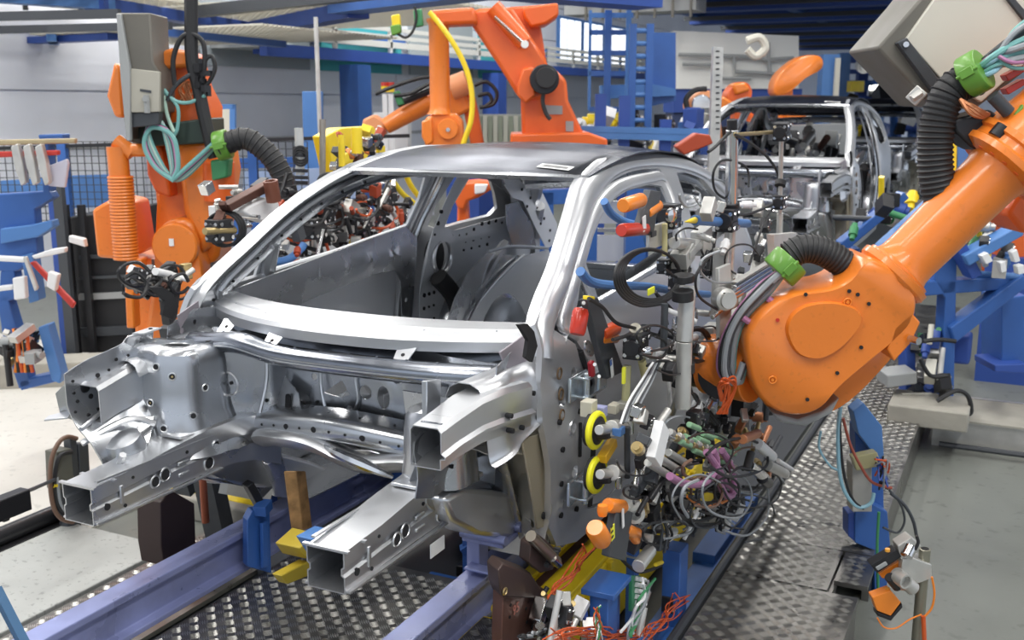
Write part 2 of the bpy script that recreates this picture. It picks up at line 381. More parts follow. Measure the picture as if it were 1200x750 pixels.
# ---------------------------------------------------------------- car body
INNER = mat('inner_panel_sheet', (.74, .76, .79), .40, .42, bump=.001, bscale=4, var=.04)
car = thing('car_body', 'bare silver metal car body in the foreground with open engine bay and roof sticker', 'car body')
def taper(y):
    t = 1.0
    if y < 1.5: t -= .045*((1.5-y)/.6)**2
    if y > 3.0: t -= .09*((y-3.0)/.9)**2
    return t
def side_x(y, z, s=1, inset=0.):
    if z < .97: x = .80-.035*((z-.62)/.4)**2
    else: x = .7725-(z-.97)*.36-.9*max(0, z-1.25)**2
    return s*(x*taper(y)-inset)
OUT = [(.93, .95), (.95, 1.03), (1.05, 1.09), (1.20, 1.175), (1.36, 1.275), (1.50, 1.35), (1.66, 1.42), (1.85, 1.468), (2.05, 1.50), (2.3, 1.515), (2.6, 1.508), (2.85, 1.485), (3.1, 1.445), (3.35, 1.375), (3.55, 1.285), (3.70, 1.17), (3.80, 1.02),
       (3.90, .85), (3.93, .62), (3.86, .42), (3.5, .36)]+[(3.1+.37*math.cos(a), .34+.37*math.sin(a)) for a in [PI*i/12 for i in range(1, 12)]]+[(2.72, .34), (2.68, .21), (2.0, .19), (1.22, .19), (1.05, .24), (.97, .34), (.95, .55), (.90, .72), (.90, .85)]
DOORH = [(1.27, .30), (1.25, .55), (1.22, .78), (1.15, .93), (1.04, 1.0), (1.10, 1.055), (1.24, 1.145), (1.38, 1.235), (1.53, 1.315), (1.70, 1.38), (1.88, 1.42), (2.08, 1.443), (2.28, 1.448), (2.40, 1.43), (2.47, 1.30), (2.52, 1.05), (2.55, .75), (2.50, .45), (2.40, .30), (2.2, .275), (1.35, .275)]
QW = [(2.60, 1.40), (2.80, 1.395), (3.0, 1.365), (3.2, 1.305), (3.38, 1.21), (3.46, 1.12), (3.40, 1.08), (3.1, 1.07), (2.80, 1.06), (2.66, 1.09), (2.62, 1.2)]
def lean(L):
    return [(y+.22*sst((y-2.1)/.3)*min(1, max(0, (z-1.0)/.40))*(1-sst((y-2.85)/.5)), z) for y, z in L]
DOORH = lean(DOORH); QW = lean(QW)
SH = [circ(1.08, .66, .016), circ(1.10, .50, .022), circ(1.05, .40, .014), circ(1.12, .84, .018), rrect(1.02, .78, .03, .07, .012)]
for s in (1, -1):
    nm = 'side_panel'
    rel = [(1.08, .58, .05, .20, .012), (1.0, .86, .05, .03, -.008), (1.1, .42, .06, .05, -.01)]
    sheet(nm, OUT, [DOORH, QW]+SH, lambda y, z: (side_x(y, z, s)+s*emb(y, z, rel)-s*.014*sst((z-.97)/.05)*(y < 2.5)-s*.014*(y >= 2.5)*sst((z-1.2)/.1), y, z), PANEL, car, step=.045, solid=.022, off=(-1 if s > 0 else 1)*1.0)
    def sweep(path, prof, name, mt, par, k=5, closed=False, sm=60):
        pp = spline([(0, a, b) for a, b in path], k); m = MB(); vs = []; q = len(prof)
        for i, p in enumerate(pp):
            t = (pp[min(i+1, len(pp)-1)]-pp[max(i-1, 0)]).normalized(); nr = V((0, -t.z, t.y))*-1
            for d, h in prof:
                y, z = p.y+nr.y*d, p.z+nr.z*d; vs.append((side_x(y, z, s)+s*h, y, z))
        m.add(vs, [(i*q+j, i*q+j+1, (i+1)*q+j+1, (i+1)*q+j) for i in range(len(pp)-1) for j in range(q-1)])
        return m.build(name, mt, par, smooth=sm, solid=.003)
    sweep([(.93, .93), (.965, 1.02)]+OUT[2:18], [(.004, -.06), (-.002, -.03), (.0, -.012), (.010, .002), (.028, .008), (.05, .006), (.060, .0), (.064, -.012), (.078, -.016)], 'cant_rail', PANEL, car)
    pf = sweep(OUT[1:16], [(.058, -.022), (.085, -.034), (.118, -.036), (.122, -.05)], 'pillar_flange', STEEL, car)
    pp_ = spline([(0, a, b) for a, b in OUT[1:10]], 5)
    for i in range(3, len(pp_)-2, 4):
        t = (pp_[i+1]-pp_[i-1]).normalized(); nr = V((0, -t.z, t.y))*-1; y, z = pp_[i].y+nr.y*.10, pp_[i].z+nr.z*.10
        x0_ = side_x(y, z, s)-s*.036; m = MB(); m.cyl((x0_-s*.006, y, z), (x0_+s*.004, y, z), (.009, .006)[i % 2], 8); m.build('flange_hole', HOLE, pf)
    # sealing flange round the door opening
    m = MB(); m.tube([(side_x(y, z, s, .045), y, z) for y, z in lean([(1.27, .30), (1.25, .55), (1.22, .78), (1.15, .93), (1.07, 1.01), (1.24, 1.13), (1.38, 1.22), (1.53, 1.30), (1.70, 1.365), (1.88, 1.405), (2.08, 1.43), (2.28, 1.435), (2.38, 1.42), (2.45, 1.30), (2.50, 1.05), (2.53, .75), (2.48, .45), (2.38, .31), (2.2, .285), (1.35, .285), (1.28, .29)])], .012, 6, 3)
    m.build('door_flange', STEEL, car)
    # door
    DO = [(1.29, .31), (1.27, .55), (1.24, .79), (1.17, .935), (1.085, 1.005), (1.25, 1.125), (1.39, 1.215), (1.54, 1.293), (1.70, 1.355), (1.88, 1.395), (2.08, 1.418), (2.27, 1.423), (2.37, 1.41), (2.44, 1.29), (2.50, 1.05), (2.525, .75), (2.48, .46), (2.39, .31), (2.2, .29), (1.36, .29)]
    DO = lean(DO)
    WN = [(1.40, 1.03), (1.41, 1.165), (1.55, 1.245), (1.71, 1.31), (1.88, 1.35), (2.08, 1.373), (2.25, 1.378), (2.33, 1.36), (2.385, 1.25), (2.41, 1.12), (1.9, 1.06)]
    WN = lean(WN)
    TR = [(1.17, 1.015), (1.36, 1.135), (1.355, 1.02)]
    dr = sheet('door', DO, [WN, TR], lambda y, z: (side_x(y, z, s, -.004)+s*(.012*sst((z-.55)/.12)*sst((.95-z)/.12)-.01*math.exp(-((z-.93)/.02)**2)-.010*sst((z-1.05)/.06)), y, z), PANEL if s > 0 else INNER, car, step=.05, solid=.012, off=(-1 if s > 0 else 1)*1.0)
    sweep(DO[3:17], [(.002, -.02), (.0, -.002), (.008, .004), (.024, .005), (.036, .001), (.042, -.012), (.046, -.03)], 'window_frame', PANEL, dr, k=4)
    IN = [(1.42, .80), (1.50, .86), (1.7, .885), (2.2, .92), (2.33, .91), (2.39, .84), (2.41, .62), (2.38, .42), (1.46, .38), (1.40, .5)]
    ih = [circ(1.5+.2*i, .955+.012*i, .012, 8) for i in range(5)]+[circ(2.45, .5+.12*i, .012, 8) for i in range(4)]+[circ(1.38, .5+.12*i, .014, 8) for i in range(3)]
    ilr = [(1.95, .99, .5, .012, .008)]
    sheet('inner_panel', DO[:5]+[(1.30, 1.05), (2.42, 1.12), (2.46, 1.1)][1:2]+DO[14:], [IN]+ih, lambda y, z: (side_x(y, min(z, .97), s, .085)+s*-emb(y, z, ilr), y, z), STEEL, dr, step=.06, solid=.003)
    m = MB(); m.tube([(side_x(y, z, s, .025), y, z) for y, z in [(1.40, .99), (1.385, 1.16)]], .02 if s > 0 else .03, 8, 1); m.build('divider_bar', STEEL, dr)
    m = MB(); m.tube([(side_x(y, .99, s, .03), y, 1.005+.055*(y-1.15)) for y in (1.15, 1.5, 1.9, 2.3, 2.44)], .018, 8, 3); m.build('waist_rail', STEEL, dr)
    for z in (.80, .44):
        m = MB(); x = side_x(1.22, z, s, 0); m.box((x+s*.012, 1.10, z), (.012, .14, .085)); m.box((x+s*.035, 1.16, z+.032), (.05, .16, .010)); m.box((x+s*.035, 1.16, z-.032), (.05, .16, .010)); m.box((x+s*.052, 1.22, z), (.012, .07, .075)); m.cyl((x+s*.045, 1.10, z-.05), (x+s*.045, 1.10, z+.05), .011, 12)
        m.build('hinge', mat('zinc_hinge', (.66, .72, .76), .25, .9), dr, bevel=.003)
    m = MB(); m.tube([(side_x(y, z, s, .03), y, z) for y, z in lean([(2.43, 1.38), (2.49, 1.25), (2.535, 1.05), (2.555, .75), (2.51, .45)])], .014, 8, 4); m.build('seal_strip', BLACK, car)
    m = MB(); m.tube([(side_x(y, z, s, .006), y-.012, z) for y, z in [(1.295, .31), (1.275, .45), (1.268, .6), (1.245, .76), (1.19, .90)]], .017, 8, 4); m.build('door_gap_shade', BLACK, car)  # black tube stands in for the shade in the gap before the door
    # inner rear quarter
    sp = (2.72, .93)
    RH = [circ(sp[0], sp[1], .082, 24), QW]
    QO = [(2.56, .28), (2.56, .75), (2.60, 1.1), (2.68, 1.41), (2.9, 1.43), (3.1, 1.40), (3.35, 1.33), (3.55, 1.24), (3.70, 1.12), (3.80, .95), (3.84, .7), (3.80, .45), (3.3, .4), (2.9, .3)]
    rl = [(sp[0], sp[1], .13, .13, .016), (3.15, 1.0, .4, .018, .010), (3.5, .80, .1, .12, -.02)]
    sheet('inner_quarter', QO, RH, lambda y, z: (side_x(y, z, s, .10+.03*sst((z-1.1)/.2)*0+emb(y, z, rl)), y, z), INNER, car, step=.03, solid=.003)
    m = MB(); xq = side_x(sp[0], sp[1], s, .085); m.cyl((xq, sp[0], sp[1]), (xq+s*.01, sp[0], sp[1]), .10, 20); m.build('speaker_recess', HOLE, car)
    if s < 0:
        rq = random.Random(4)
        for y, z in [(2.60+.05*(i % 3), .60+.07*(i//3)) for i in range(9)]+[(2.66+.08*i, 1.03+.003*i+rq.uniform(-.02, .02)) for i in range(11)]+[(3.0+.09*(i % 4), .98-.05*(i//4)) for i in range(8)]+[(2.62, 1.0+.06*i) for i in range(4)]+[(3.55, 1.0+.05*i) for i in range(3)]:
            if inside((y, z), QW) or math.hypot(y-sp[0], z-sp[1]) < .12: continue
            xq = side_x(y, z, s, .10); m = MB(); m.cyl((xq-.004, y, z), (xq+.008, y, z), rq.choice((.007, .010, .012)), 8); m.build('panel_hole', HOLE, car)
        G = lambda L, X: [at(a_, b_, X=X) for a_, b_ in L]
        m = MB(); m.prism(G([(570, 296), (613, 300), (592, 318), (560, 352), (545, 384), (520, 386), (532, 350), (548, 318)], -.50), (.006, 0, 0)); wp = m.build('wheelhouse_panel', STEEL, car, bevel=.002)
        m = MB(); m.prism(G([(613, 300), (642, 292), (655, 330), (640, 378), (545, 386), (562, 352), (592, 320)], -.49), (.006, 0, 0)); m.build('wheelhouse_panel', INNER, car, bevel=.002)
        m = MB(); m.tube(G([(614, 299), (590, 320), (562, 353), (546, 384)], -.475), .008, 8, 5); m.build('pressed_ridge', STEEL2, wp)
        m = MB(); m.tube(G([(642, 291), (600, 289), (572, 295)], -.475), .010, 8, 5); m.build('pressed_ridge', STEEL2, wp)
        m = MB(); m.prism(G([(590, 216), (612, 214), (634, 224), (652, 262), (652, 284), (640, 292), (628, 270), (612, 236), (600, 232)], -.56), (.006, 0, 0)); cp_ = m.build('pillar_web', INNER, car, bevel=.002)
        m = MB(); m.prism(G([(592, 240), (606, 236), (622, 262), (628, 290), (600, 290), (592, 262)], -.565), (.006, 0, 0)); m.build('pillar_recess', STEEL3, car, bevel=.002)
        for a_, b_ in ((612, 222), (622, 232), (630, 244), (638, 256), (645, 270), (644, 282), (634, 262), (618, 242)): m = MB(); q_ = at(a_, b_, X=-.55); m.cyl(q_-V((.008, 0, 0)), q_+V((.002, 0, 0)), .009, 8); m.build('web_hole', HOLE, cp_)
    m = MB(); c = (side_x(sp[0], sp[1], s, .13), sp[0], sp[1]); m.ring(c, (1, 0, 0), .092, .012, 28, 8); m.build('speaker_flange', STEEL2, car)
    m = MB(); m.tube([(side_x(3.66, 1.1, s, .07), 3.72, 1.10), (s*.52, 3.62, 1.25), (s*.50, 3.45, 1.36)], .045, 8, 4); m.tube([(side_x(3.8, .8, s, .09), 3.84, .55), (side_x(3.8, .9, s, .09), 3.82, .9), (s*.56, 3.72, 1.12)], .05, 8, 4)
    m.build('rear_pillar', STEEL2, car)
    # rear wheelhouse
    m = MB(); n = 14; g = 9; vs = []
    for i in range(n+1):
        a = PI*(-.03+1.06*i/n)
        for j in range(g+1):
            t = j/g; r = .40*math.cos((t*.80)*PI/2)**.45 if t < 1 else .15
            vs.append((s*(.72-.30*t), 3.1+r*math.cos(a)*1.05, .33+r*math.sin(a)*1.15))
    m.add(vs, [(i*(g+1)+j, i*(g+1)+j+1, (i+1)*(g+1)+j+1, (i+1)*(g+1)+j) for i in range(n) for j in range(g)]); m.build('rear_wheelhouse', STEEL, car, solid=.003)
    m = MB(); m.tube([(s*.56, 2.66, .36), (s*.54, 2.78, .62), (s*.50, 2.98, .86), (s*.52, 3.2, .95)], .028, 6, 5); m.build('wheelhouse_brace', STEEL2, car)
    m = MB(); m.tube([(s*.62, 2.62, .84), (s*.585, 2.74, .70), (s*.57, 2.80, .45), (s*.57, 2.82, .3)], .05, 10, 5); m.build('belt_duct', HOLE, car)
    # sill inner and B pillar
    m = MB(); m.box((s*.70, 1.85, .27), (.10, 1.5, .13)); m.build('sill', STEEL, car, bevel=.015)
    # upper longeron (apron) and hinge-pillar stamping
    m = MB()
    dz = 0 if s > 0 else -.035
    pts = [(.615, .42, .765+dz), (.63, .50, .785+dz), (.648, .60, .805+dz), (.67, .70, .81+dz), (.69, .84, .80+dz)] if s > 0 else [(.61, .33, .795+dz), (.62, .42, .81+dz), (.64, .52, .82+dz), (.67, .62, .80+dz), (.70, .80, .76+dz)]
    W = [.05, .05, .055, .06, .06]; Hh = [.06, .06, .065, .07, .07]; vs = []
    for (x, y, z), ww, hh in zip(pts, W, Hh):
        for a, b in ((-1, -1), (-1, .8), (-.8, 1), (.8, 1), (1, .8), (1, -.2), (1.25, -.35), (1.25, -.45), (.95, -.5), (.95, -1)): vs.append((s*(x+a*ww), y, z+b*hh))
    q = 10; m.add(vs, [(i*q+j, i*q+(j+1) % q, (i+1)*q+(j+1) % q, (i+1)*q+j) for i in range(4) for j in range(q)]); lo = m.build('upper_longeron', STEEL2, car, solid=.004, bevel=0)
    for i in range(4):
        m = MB(); m.box((s*(.622+.010*i), .445+.045*i, .832+dz+.010*i) if s > 0 else (s*(.612+.004*i), .36+.05*i, .858+dz+.006*i), (.07, .008, .004), Matrix.Rotation(.15, 3, 'X')); m.build('stamped_rib', STEEL3, lo)
    # bright stamped cap between longeron and hinge pillar
    m = MB(); vs = []; n = 16; g = 12
    for i in range(n+1):
        t = i/n; y = (.64 if s > 0 else .50)+(.33 if s > 0 else .47)*t
        for j in range(g+1):
            a = j/g; pr = [(-.085, .05), (-.07, .085), (-.04, .10), (.0, .10), (.03, .085), (.045, .05), (.05, .0), (.055, -.05), (.06, -.10), (.062, -.12), (.066, -.135), (.072, -.145), (.085, -.15)][j]
            bul = math.sin(PI*min(1, t*2.2)) if t < .45 else 0
            rib = .018*sst((a-.25)/.1)*sst((.8-a)/.1)*(1 if t > .5 else 0)*math.exp(-((a-.62+.35*(t-.5))/.10)**2)
            vs.append((s*(.64+.055*t+pr[0]*(1.0-.25*t)+.018*bul*(a > .3)+rib), y, .80+.045*t+dz+pr[1]*(1-.25*t)))
    m.add(vs, [(i*(g+1)+j, i*(g+1)+j+1, (i+1)*(g+1)+j+1, (i+1)*(g+1)+j) for i in range(n) for j in range(g)]); ap = m.build('apron_panel', STEEL2, car, solid=.003, smooth=50)
    for y, z in ((.70, .80), (.71, .75), (.86, .83), (.78, .74)):
        m = MB(); m.cyl((s*.66, y, z+dz), (s*.752, y, z+dz), .008, 10); m.build('apron_hole', HOLE, ap)
    if s > 0:
        for z in (.86, .79, .72): m = MB(); m.ring((side_x(1.02, z, 1)+.004, 1.015, z), (1, 0, 0), .018, .0035, 18, 5); m.build('sealant_ring', mat('brown_sealant', (.16, .10, .05), .6), car)
    sheet('pillar_front', [(.50, .23), (.50, .66), (.70, .70), (.755, .66), (.765, .40), (.73, .25)], [circ(.68, .33, .014)], lambda x, z: (s*x, .97+.14*sst((.75-x)/.25)*sst((.7-z)/.3)+.02*math.exp(-((x-.66)/.01)**2), z), mat('oiled_sheet', (.58, .55, .48), .4, .55, bump=.002, bscale=5, var=.1), car, step=.03)
    # front wheelhouse liner seen from the front
    m = MB(); n = 16; g = 10; vs = []
    for i in range(n+1):
        a = PI*(.52-.66*i/n)
        for j in range(g+1):
            t = j/g; r = .375+.012*math.cos(i*1.15)*(.3 if t > .7 else 1)*math.sin(t*PI)-.02*(t > .9)
            x = .475+.245*t
            vs.append((s*x, .70+r*math.cos(a)*1.0, .33+r*math.sin(a)*.92))
    m.add(vs, [(i*(g+1)+j, i*(g+1)+j+1, (i+1)*(g+1)+j+1, (i+1)*(g+1)+j) for i in range(n) for j in range(g)]); wh = m.build('front_wheelhouse', mat('oiled_sheet', (.58, .55, .48), .4, .55, bump=.002, bscale=5, var=.1), car, solid=.003)
    for t in (.30, .52):
        m = MB(); m.tube([(s*(.475+.20*t), .70+.362*math.cos(a), .33+.362*math.sin(a)*.92) for a in [PI*(.50-.5*i/8) for i in range(9)]], .007, 6, 2); m.build('liner_rib', STEEL2, wh)
    # inner wall of the wheel arch
    sheet('wheelhouse_wall', [(.50, .52), (.62, .70), (.80, .72), (1.0, .66), (1.06, .45), (1.07, .25), (1.0, .22), (.9, .30), (.7, .40)], [circ(.85, .60, .02), circ(.95, .48, .012, 8), rrect(1.04, .38, .02, .09, .008, .3)],
          lambda y, z: (s*(.478+.02*math.sin(y*22)*.3), y, z), STEEL, car, step=.04, solid=.003)
    m = MB(); m.prism([(s*.655, .80, .965), (s*.675, .93, .995), (s*.70, .96, .90), (s*.68, .84, .86)], (s*.006, 0, 0)); m.build('pillar_root_plate', mat('purplish_grey_sheet', (.30, .27, .30), .5, .3), car, smooth=0)
    m = MB(); m.prism([(s*p_.x, p_.y, p_.z) for p_ in (at(a_, b_, X=.735) for a_, b_ in ((604, 380), (614, 379), (622, 388), (626, 405), (620, 424), (612, 418), (615, 398)))], (s*.012, 0, 0)); m.build('pillar_gap', HOLE, car, smooth=0)
    # floor side box under the pillar
    m = MB(); m.prism([(s*.60, p_.y, p_.z) for p_ in (at(a_, b_, X=.60) for a_, b_ in ((522, 585), (545, 572), (600, 578), (640, 590), (660, 600), (655, 624), (610, 632), (562, 628), (532, 612)))], (-s*.13, 0, 0)); m.build('sill_end', STEEL2, car, bevel=.016)
    m = MB(); m.prism([(s*.735, p_.y, p_.z) for p_ in (at(a_, b_, X=.735) for a_, b_ in ((612, 514), (636, 508), (650, 560), (655, 612), (630, 620), (622, 570)))], (-s*.008, 0, 0)); m.build('pillar_strip', mat('oiled_beige_sheet', (.50, .45, .33), .4, .6), car, bevel=.002)
    m = MB(); q_ = at(636, 604, X=.735); m.cyl((s*.73, q_.y, q_.z), (s*.742, q_.y, q_.z), .012, 10); m.build('strip_hole', HOLE, car)
    # strut tower
    tz = -.10 if s > 0 else 0; ks = .72 if s > 0 else 1
    m = MB(); n = 28; cx, cy = s*(.50 if s > 0 else .57), .70; vs = []
    prof = [(.045, .884), (.05, .874), (.075, .874), (.08, .890), (.105, .893), (.128, .885), (.140, .868), (.146, .83), (.150, .74), (.158, .66), (.18, .58), (.215, .52)]
    prof = [(r*ks, z) for r, z in prof if s < 0 or z > .64]
    for r, z in prof:
        for j in range(n):
            a = 2*PI*j/n; ca, sa = math.cos(a), math.sin(a); e = 1+.16*abs(math.sin(2*a))*min(1, (r/.14)**3)
            bz = z+(.004*math.cos(4*a) if .07 < r < .12 else 0)
            vs.append((cx+ca*r*e*(.93 if r > .12 else 1), cy+sa*r*e, bz-sa*r*.10+tz))
    m.add(vs, [(i*n+j, i*n+(j+1) % n, (i+1)*n+(j+1) % n, (i+1)*n+j) for i in range(len(prof)-1) for j in range(n)]); tw = m.build('strut_tower', STEEL, car, solid=.003)
    def tpos(a, z):
        r = .150
        for (r0, z0), (r1, z1) in zip(prof[5:], prof[6:]):
            if z1 <= z <= z0: r = r0+(r1-r0)*(z0-z)/(z0-z1)
        e = 1+.16*abs(math.sin(2*a))*min(1, (r/.14)**3); return V((cx+math.cos(a)*r*e*.93, cy+math.sin(a)*r*e, z-math.sin(a)*r*.10+tz))
    for a, z in () if s > 0 else ((-.9, .80), (-1.45, .70), (-.55, .66), (-1.9, .80), (-1.1, .62), (-2.2, .66), (-.2, .75), (-1.25, .83)):
        p = tpos(a, z); nn = V((math.cos(a), math.sin(a), .08)).normalized()
        m = MB(); m.ring(p+nn*.003, nn, .012, .003, 14, 5); m.build('hole_rim', STEEL2, tw)
        m = MB(); m.cyl(p-nn*.004, p+nn*.004, .0105, 12); m.build('weld_nut', HOLE, tw)
        if z in (.70, .80) and a > -1.6: m = MB(); m.cyl(p, p+nn*.005, .004, 8); m.build('nut_core', BRASS, tw)
    for a in (.5, 2.6, 4.7):
        m = MB(); p = V((cx+math.cos(a)*.108*ks, cy+math.sin(a)*.108*ks, .895+tz)); m.cyl(p, p+V((0, 0, .003)), .009, 10); m.build('mount_hole', HOLE, tw)
    # front inner fender with lamp carrier
    if s < 0:
        ff = lambda y, z: -(.64-.03*sst((y-.3)/.2)-.10*sst((.78-z)/.2)+.012*math.exp(-((y-.47-.3*(z-.7))/.035)**2))
        fe = sheet('inner_fender', [(.27, .87), (.27, .70), (.31, .56), (.48, .52), (.66, .52), (.70, .62), (.62, .86), (.50, .93), (.36, .90)], [circ(.345, .81, .020, 14)], lambda y, z: (ff(y, z), y, z), STEEL, car, step=.02)
        for y, z, r in ((.36, .775, .009), (.31, .77, .006), (.39, .84, .008), (.33, .72, .007), (.37, .73, .006), (.41, .79, .006), (.30, .80, .005), (.43, .85, .005), (.30, .84, .005), (.40, .72, .005), (.46, .88, .006), (.52, .88, .005), (.58, .84, .006), (.55, .76, .008), (.60, .70, .006), (.52, .66, .006), (.29, .74, .005), (.42, .68, .006)):
            m = MB(); x_ = ff(y, z); m.cyl((x_-.003, y, z), (x_+.0045, y, z), r, 10); m.build('panel_hole', HOLE, fe)
        m = MB(); m.tube([(ff(.29, .70)+.01, .28, .69), (ff(.42, .74)+.012, .42, .75), (ff(.5, .84)+.01, .48, .84), (ff(.6, .86)+.01, .60, .865)], .008, 8, 6); m.build('pressed_ridge', STEEL2, fe)
        m = MB(); m.prism([(ff(.55, .80)+.006, .54, .80), (ff(.55, .85)+.006, .54, .85), (ff(.59, .85)+.006, .575, .85), (ff(.59, .80)+.006, .575, .80)], (.006, 0, 0)); m.build('square_clip', STEEL3, fe)
        m = MB(); m.beam((-.50, .44, .60), (-.55, .52, .665), .05, .03); m.build('angled_tab', CHROME, fe, bevel=.003)
    else:
        fe = sheet('inner_fender', [(.43, .77), (.43, .60), (.52, .57), (.72, .57), (.72, .82), (.58, .83)], [], lambda y, z: (.575+.006*math.sin(z*40), y, z), STEEL, car, step=.03)
        for y, z, r in ((.50, .70, .007), (.60, .76, .010), (.62, .64, .007)): m = MB(); m.cyl((.570, y, z), (.590, y, z), r, 10); m.build('panel_hole', HOLE, fe)
    if s < 0:
        lz = -.13 if s > 0 else 0
        m = MB(); m.prism([(s*.66, .30, .84), (s*.69, .27, .80), (s*.70, .29, .72), (s*.68, .33, .69), (s*.65, .29, .72)], (0, .012, 0)); m.prism([(s*.64, .27, .72), (s*.73, .25, .705), (s*.73, .27, .715), (s*.66, .31, .735)], (0, .0, .006))
        m.build('lamp_carrier', STEEL2, car, bevel=.002).location = (-.06 if s > 0 else 0, .12 if s > 0 else 0, lz)
        m = MB(); m.lathe([(.07, -.02), (.068, .03), (.06, .055), (.03, .065)], (s*.53, .40, .585), (0, -.35, 1), 18); m.build('stamped_cup', STEEL, car)
        m = MB(); m.tube([(s*.44, .30, .62), (s*.50, .32, .55), (s*.58, .38, .56), (s*.60, .48, .62)], .012, 6, 5); m.tube([(s*.60, .28, .64), (s*.54, .42, .69), (s*.50, .5, .66)], .011, 6, 5); m.build('stiffening_bead', STEEL2, car)
    if s < 0:
        m = MB(); m.prism([(-.70, .62, .925), (-.66, .635, .925), (-.66, .72, .93), (-.70, .71, .93)], (0, 0, .005)); b_ = m.build('fender_bracket', STEEL2, car)
        m = MB(); vs = []
        for i in range(9):
            y = .53+.18*i/8; w_ = .006*math.sin(i*1.6); vs += [(-.69+w_, y, .925-.05*max(0, (3-i)/3)**1.5), (-.70+w_, y, .87), (-.71+w_*.5, y, .82)]
        m.add(vs, [(i*3+j, i*3+j+1, (i+1)*3+j+1, (i+1)*3+j) for i in range(8) for j in range(2)]); m.build('bracket_web', STEEL, b_, solid=.003)
        m = MB(); m.cyl((-.682, .69, .928), (-.682, .69, .9365), .007, 10); m.build('bracket_hole', HOLE, b_)
    # front rail: hollow box, open at the nose
    path = [(.445, .115, .515, .060, .060), (.445, .30, .525, .060, .060), (.445, .46, .535, .060, .068), (.445, .62, .54, .060, .075), (.445, .76, .535, .062, .08), (.44, .86, .52, .065, .085), (.43, .98, .48, .07, .10)]
    vs = []; q = 12
    rx, rz = (.035, -.022) if s > 0 else (0, 0)
    for x, y, z, a, b in path:
        for u, v_ in ((-1, -.95), (-1, -.2), (-.86, -.1), (-.86, .15), (-1, .25), (-1, 1), (1, 1), (1, .3), (.86, .2), (.86, -.1), (1, -.2), (1, -.95)): vs.append((s*(x+rx+u*a), y, z+rz+v_*b))
    m = MB(); m.add(vs, [(i*q+j, i*q+(j+1) % q, (i+1)*q+(j+1) % q, (i+1)*q+j) for i in range(len(path)-1) for j in range(q)]); ra = m.build('front_rail', STEEL2, car, solid=.005, smooth=30)
    m = MB()
    for y0 in (.12, .20): m.box((s*(.445+rx), y0, .578), (.15, .012, .006)); 
    m.box((s*(.513+rx), .40, .462), (.014, .56, .006)); m.box((s*(.377+rx), .40, .462), (.014, .56, .006)); m.box((s*(.388+rx), .45, .59), (.012, .62, .006)); o_ = m.build('weld_flange', STEEL2, ra); o_.location.z = rz
    for side in (-1, 1):
        xx = s*(.445+rx+side*.0625)
        for y, z, r in ((.17, .50, .011), (.37, .515, .017), (.415, .525, .019), (.62, .50, .02), (.66, .55, .016), (.24, .48, .006), (.28, .56, .005), (.52, .57, .006), (.72, .52, .010)):
            m = MB(); m.cyl((xx-s*side*.004, y, z), (xx+s*side*.0025, y, z), r, 16); m.build('rail_hole', HOLE, ra).location.z = rz
            if r > .012: m = MB(); m.ring((xx+s*side*.002, y, z), (1, 0, 0), r+.003, .0035, 18, 6); m.build('hole_rim', STEEL2, ra).location.z = rz
        for c_, d_ in (((xx, .23, .52), (.008, .014, .06)), ((xx, .50, .50), (.008, .05, .012)), ((xx, .50, .54), (.008, .05, .012))):
            m = MB(); m.box(c_, d_); m.build('pressed_bead', STEEL2, ra, bevel=.003).location.z = rz
    m = MB(); m.box((s*(.445+rx), .62, .605), (.09, .22, .01), Matrix.Rotation(-.12, 3, 'X')); m.build('reinforcement', STEEL2, ra, bevel=.003).location.z = rz
    m = MB(); m.box((s*.51, .70, .50), (.02, .14, .12)); m.box((s*.55, .74, .56), (.10, .12, .015)); m.build('tie_bracket', STEEL2, car, bevel=.004)
m = MB(); m.box((.5425, .60, .378), (.003, .085, .045)); m.build('paper_label', WHITE, car, smooth=0)
# roof
def roof_z(x, y):
    a = [(1.55, 1.405), (1.7, 1.438), (1.9, 1.475), (2.1, 1.502), (2.3, 1.515), (2.6, 1.512), (2.9, 1.488), (3.2, 1.435), (3.45, 1.365), (3.65, 1.29)]
    z = a[-1][1]
    for i in range(len(a)-1):
        if a[i][0] <= y <= a[i+1][0]:
            t = (y-a[i][0])/(a[i+1][0]-a[i][0]); z = a[i][1]*(1-t)+a[i+1][1]*t; break
    if y < 1.55: z = 1.405-(1.55-y)*.2
    return z+.028*(1-(x/.56)**2)-.012*math.exp(-((abs(x)-.535)/.012)**2)
m = MB(); n, g = 44, 44; vs = []
for i in range(n+1):
    x = -.575+1.15*i/n
    for j in range(g+1):
        yf = 1.655+.09*(x/.56)**2; y = yf+(3.62-.10*(x/.56)**2-yf)*j/g
        xx = x*(1.0-.0*y) if y < 2.8 else x*(1-.05*((y-2.8)/.8)**2)
        xx *= (1-.02*(2.0-min(y, 2.0))/.4)
        vs.append((xx, y, roof_z(x, y)))
m.add(vs, [(i*(g+1)+j, i*(g+1)+j+1, (i+1)*(g+1)+j+1, (i+1)*(g+1)+j) for i in range(n) for j in range(g)])
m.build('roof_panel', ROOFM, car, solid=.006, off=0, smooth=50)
m = MB(); vs = []
for i in range(25):
    x = -.56+1.12*i/24; y = 1.655+.09*(x/.56)**2; z = roof_z(x, y)
    vs += [(x, y+.005, z+.003), (x, y-.012, z-.006), (x, y+.0, z-.022), (x, y+.10, z-.03), (x, y+.12, z-.005)]
m.add(vs, [(i*5+j, i*5+j+1, (i+1)*5+j+1, (i+1)*5+j) for i in range(24) for j in range(4)]); m.build('roof_header', STEEL, car, solid=.003)
m = MB(); m.tube([(x, 3.60-.1*(x/.56)**2, 1.29-.03*(x/.56)**2) for x in (-.54, -.3, 0, .3, .54)], .035, 8, 4); m.build('rear_header', STEEL, car)
st_ = MB(); R_ = at(634, 196, Z=1.50); 
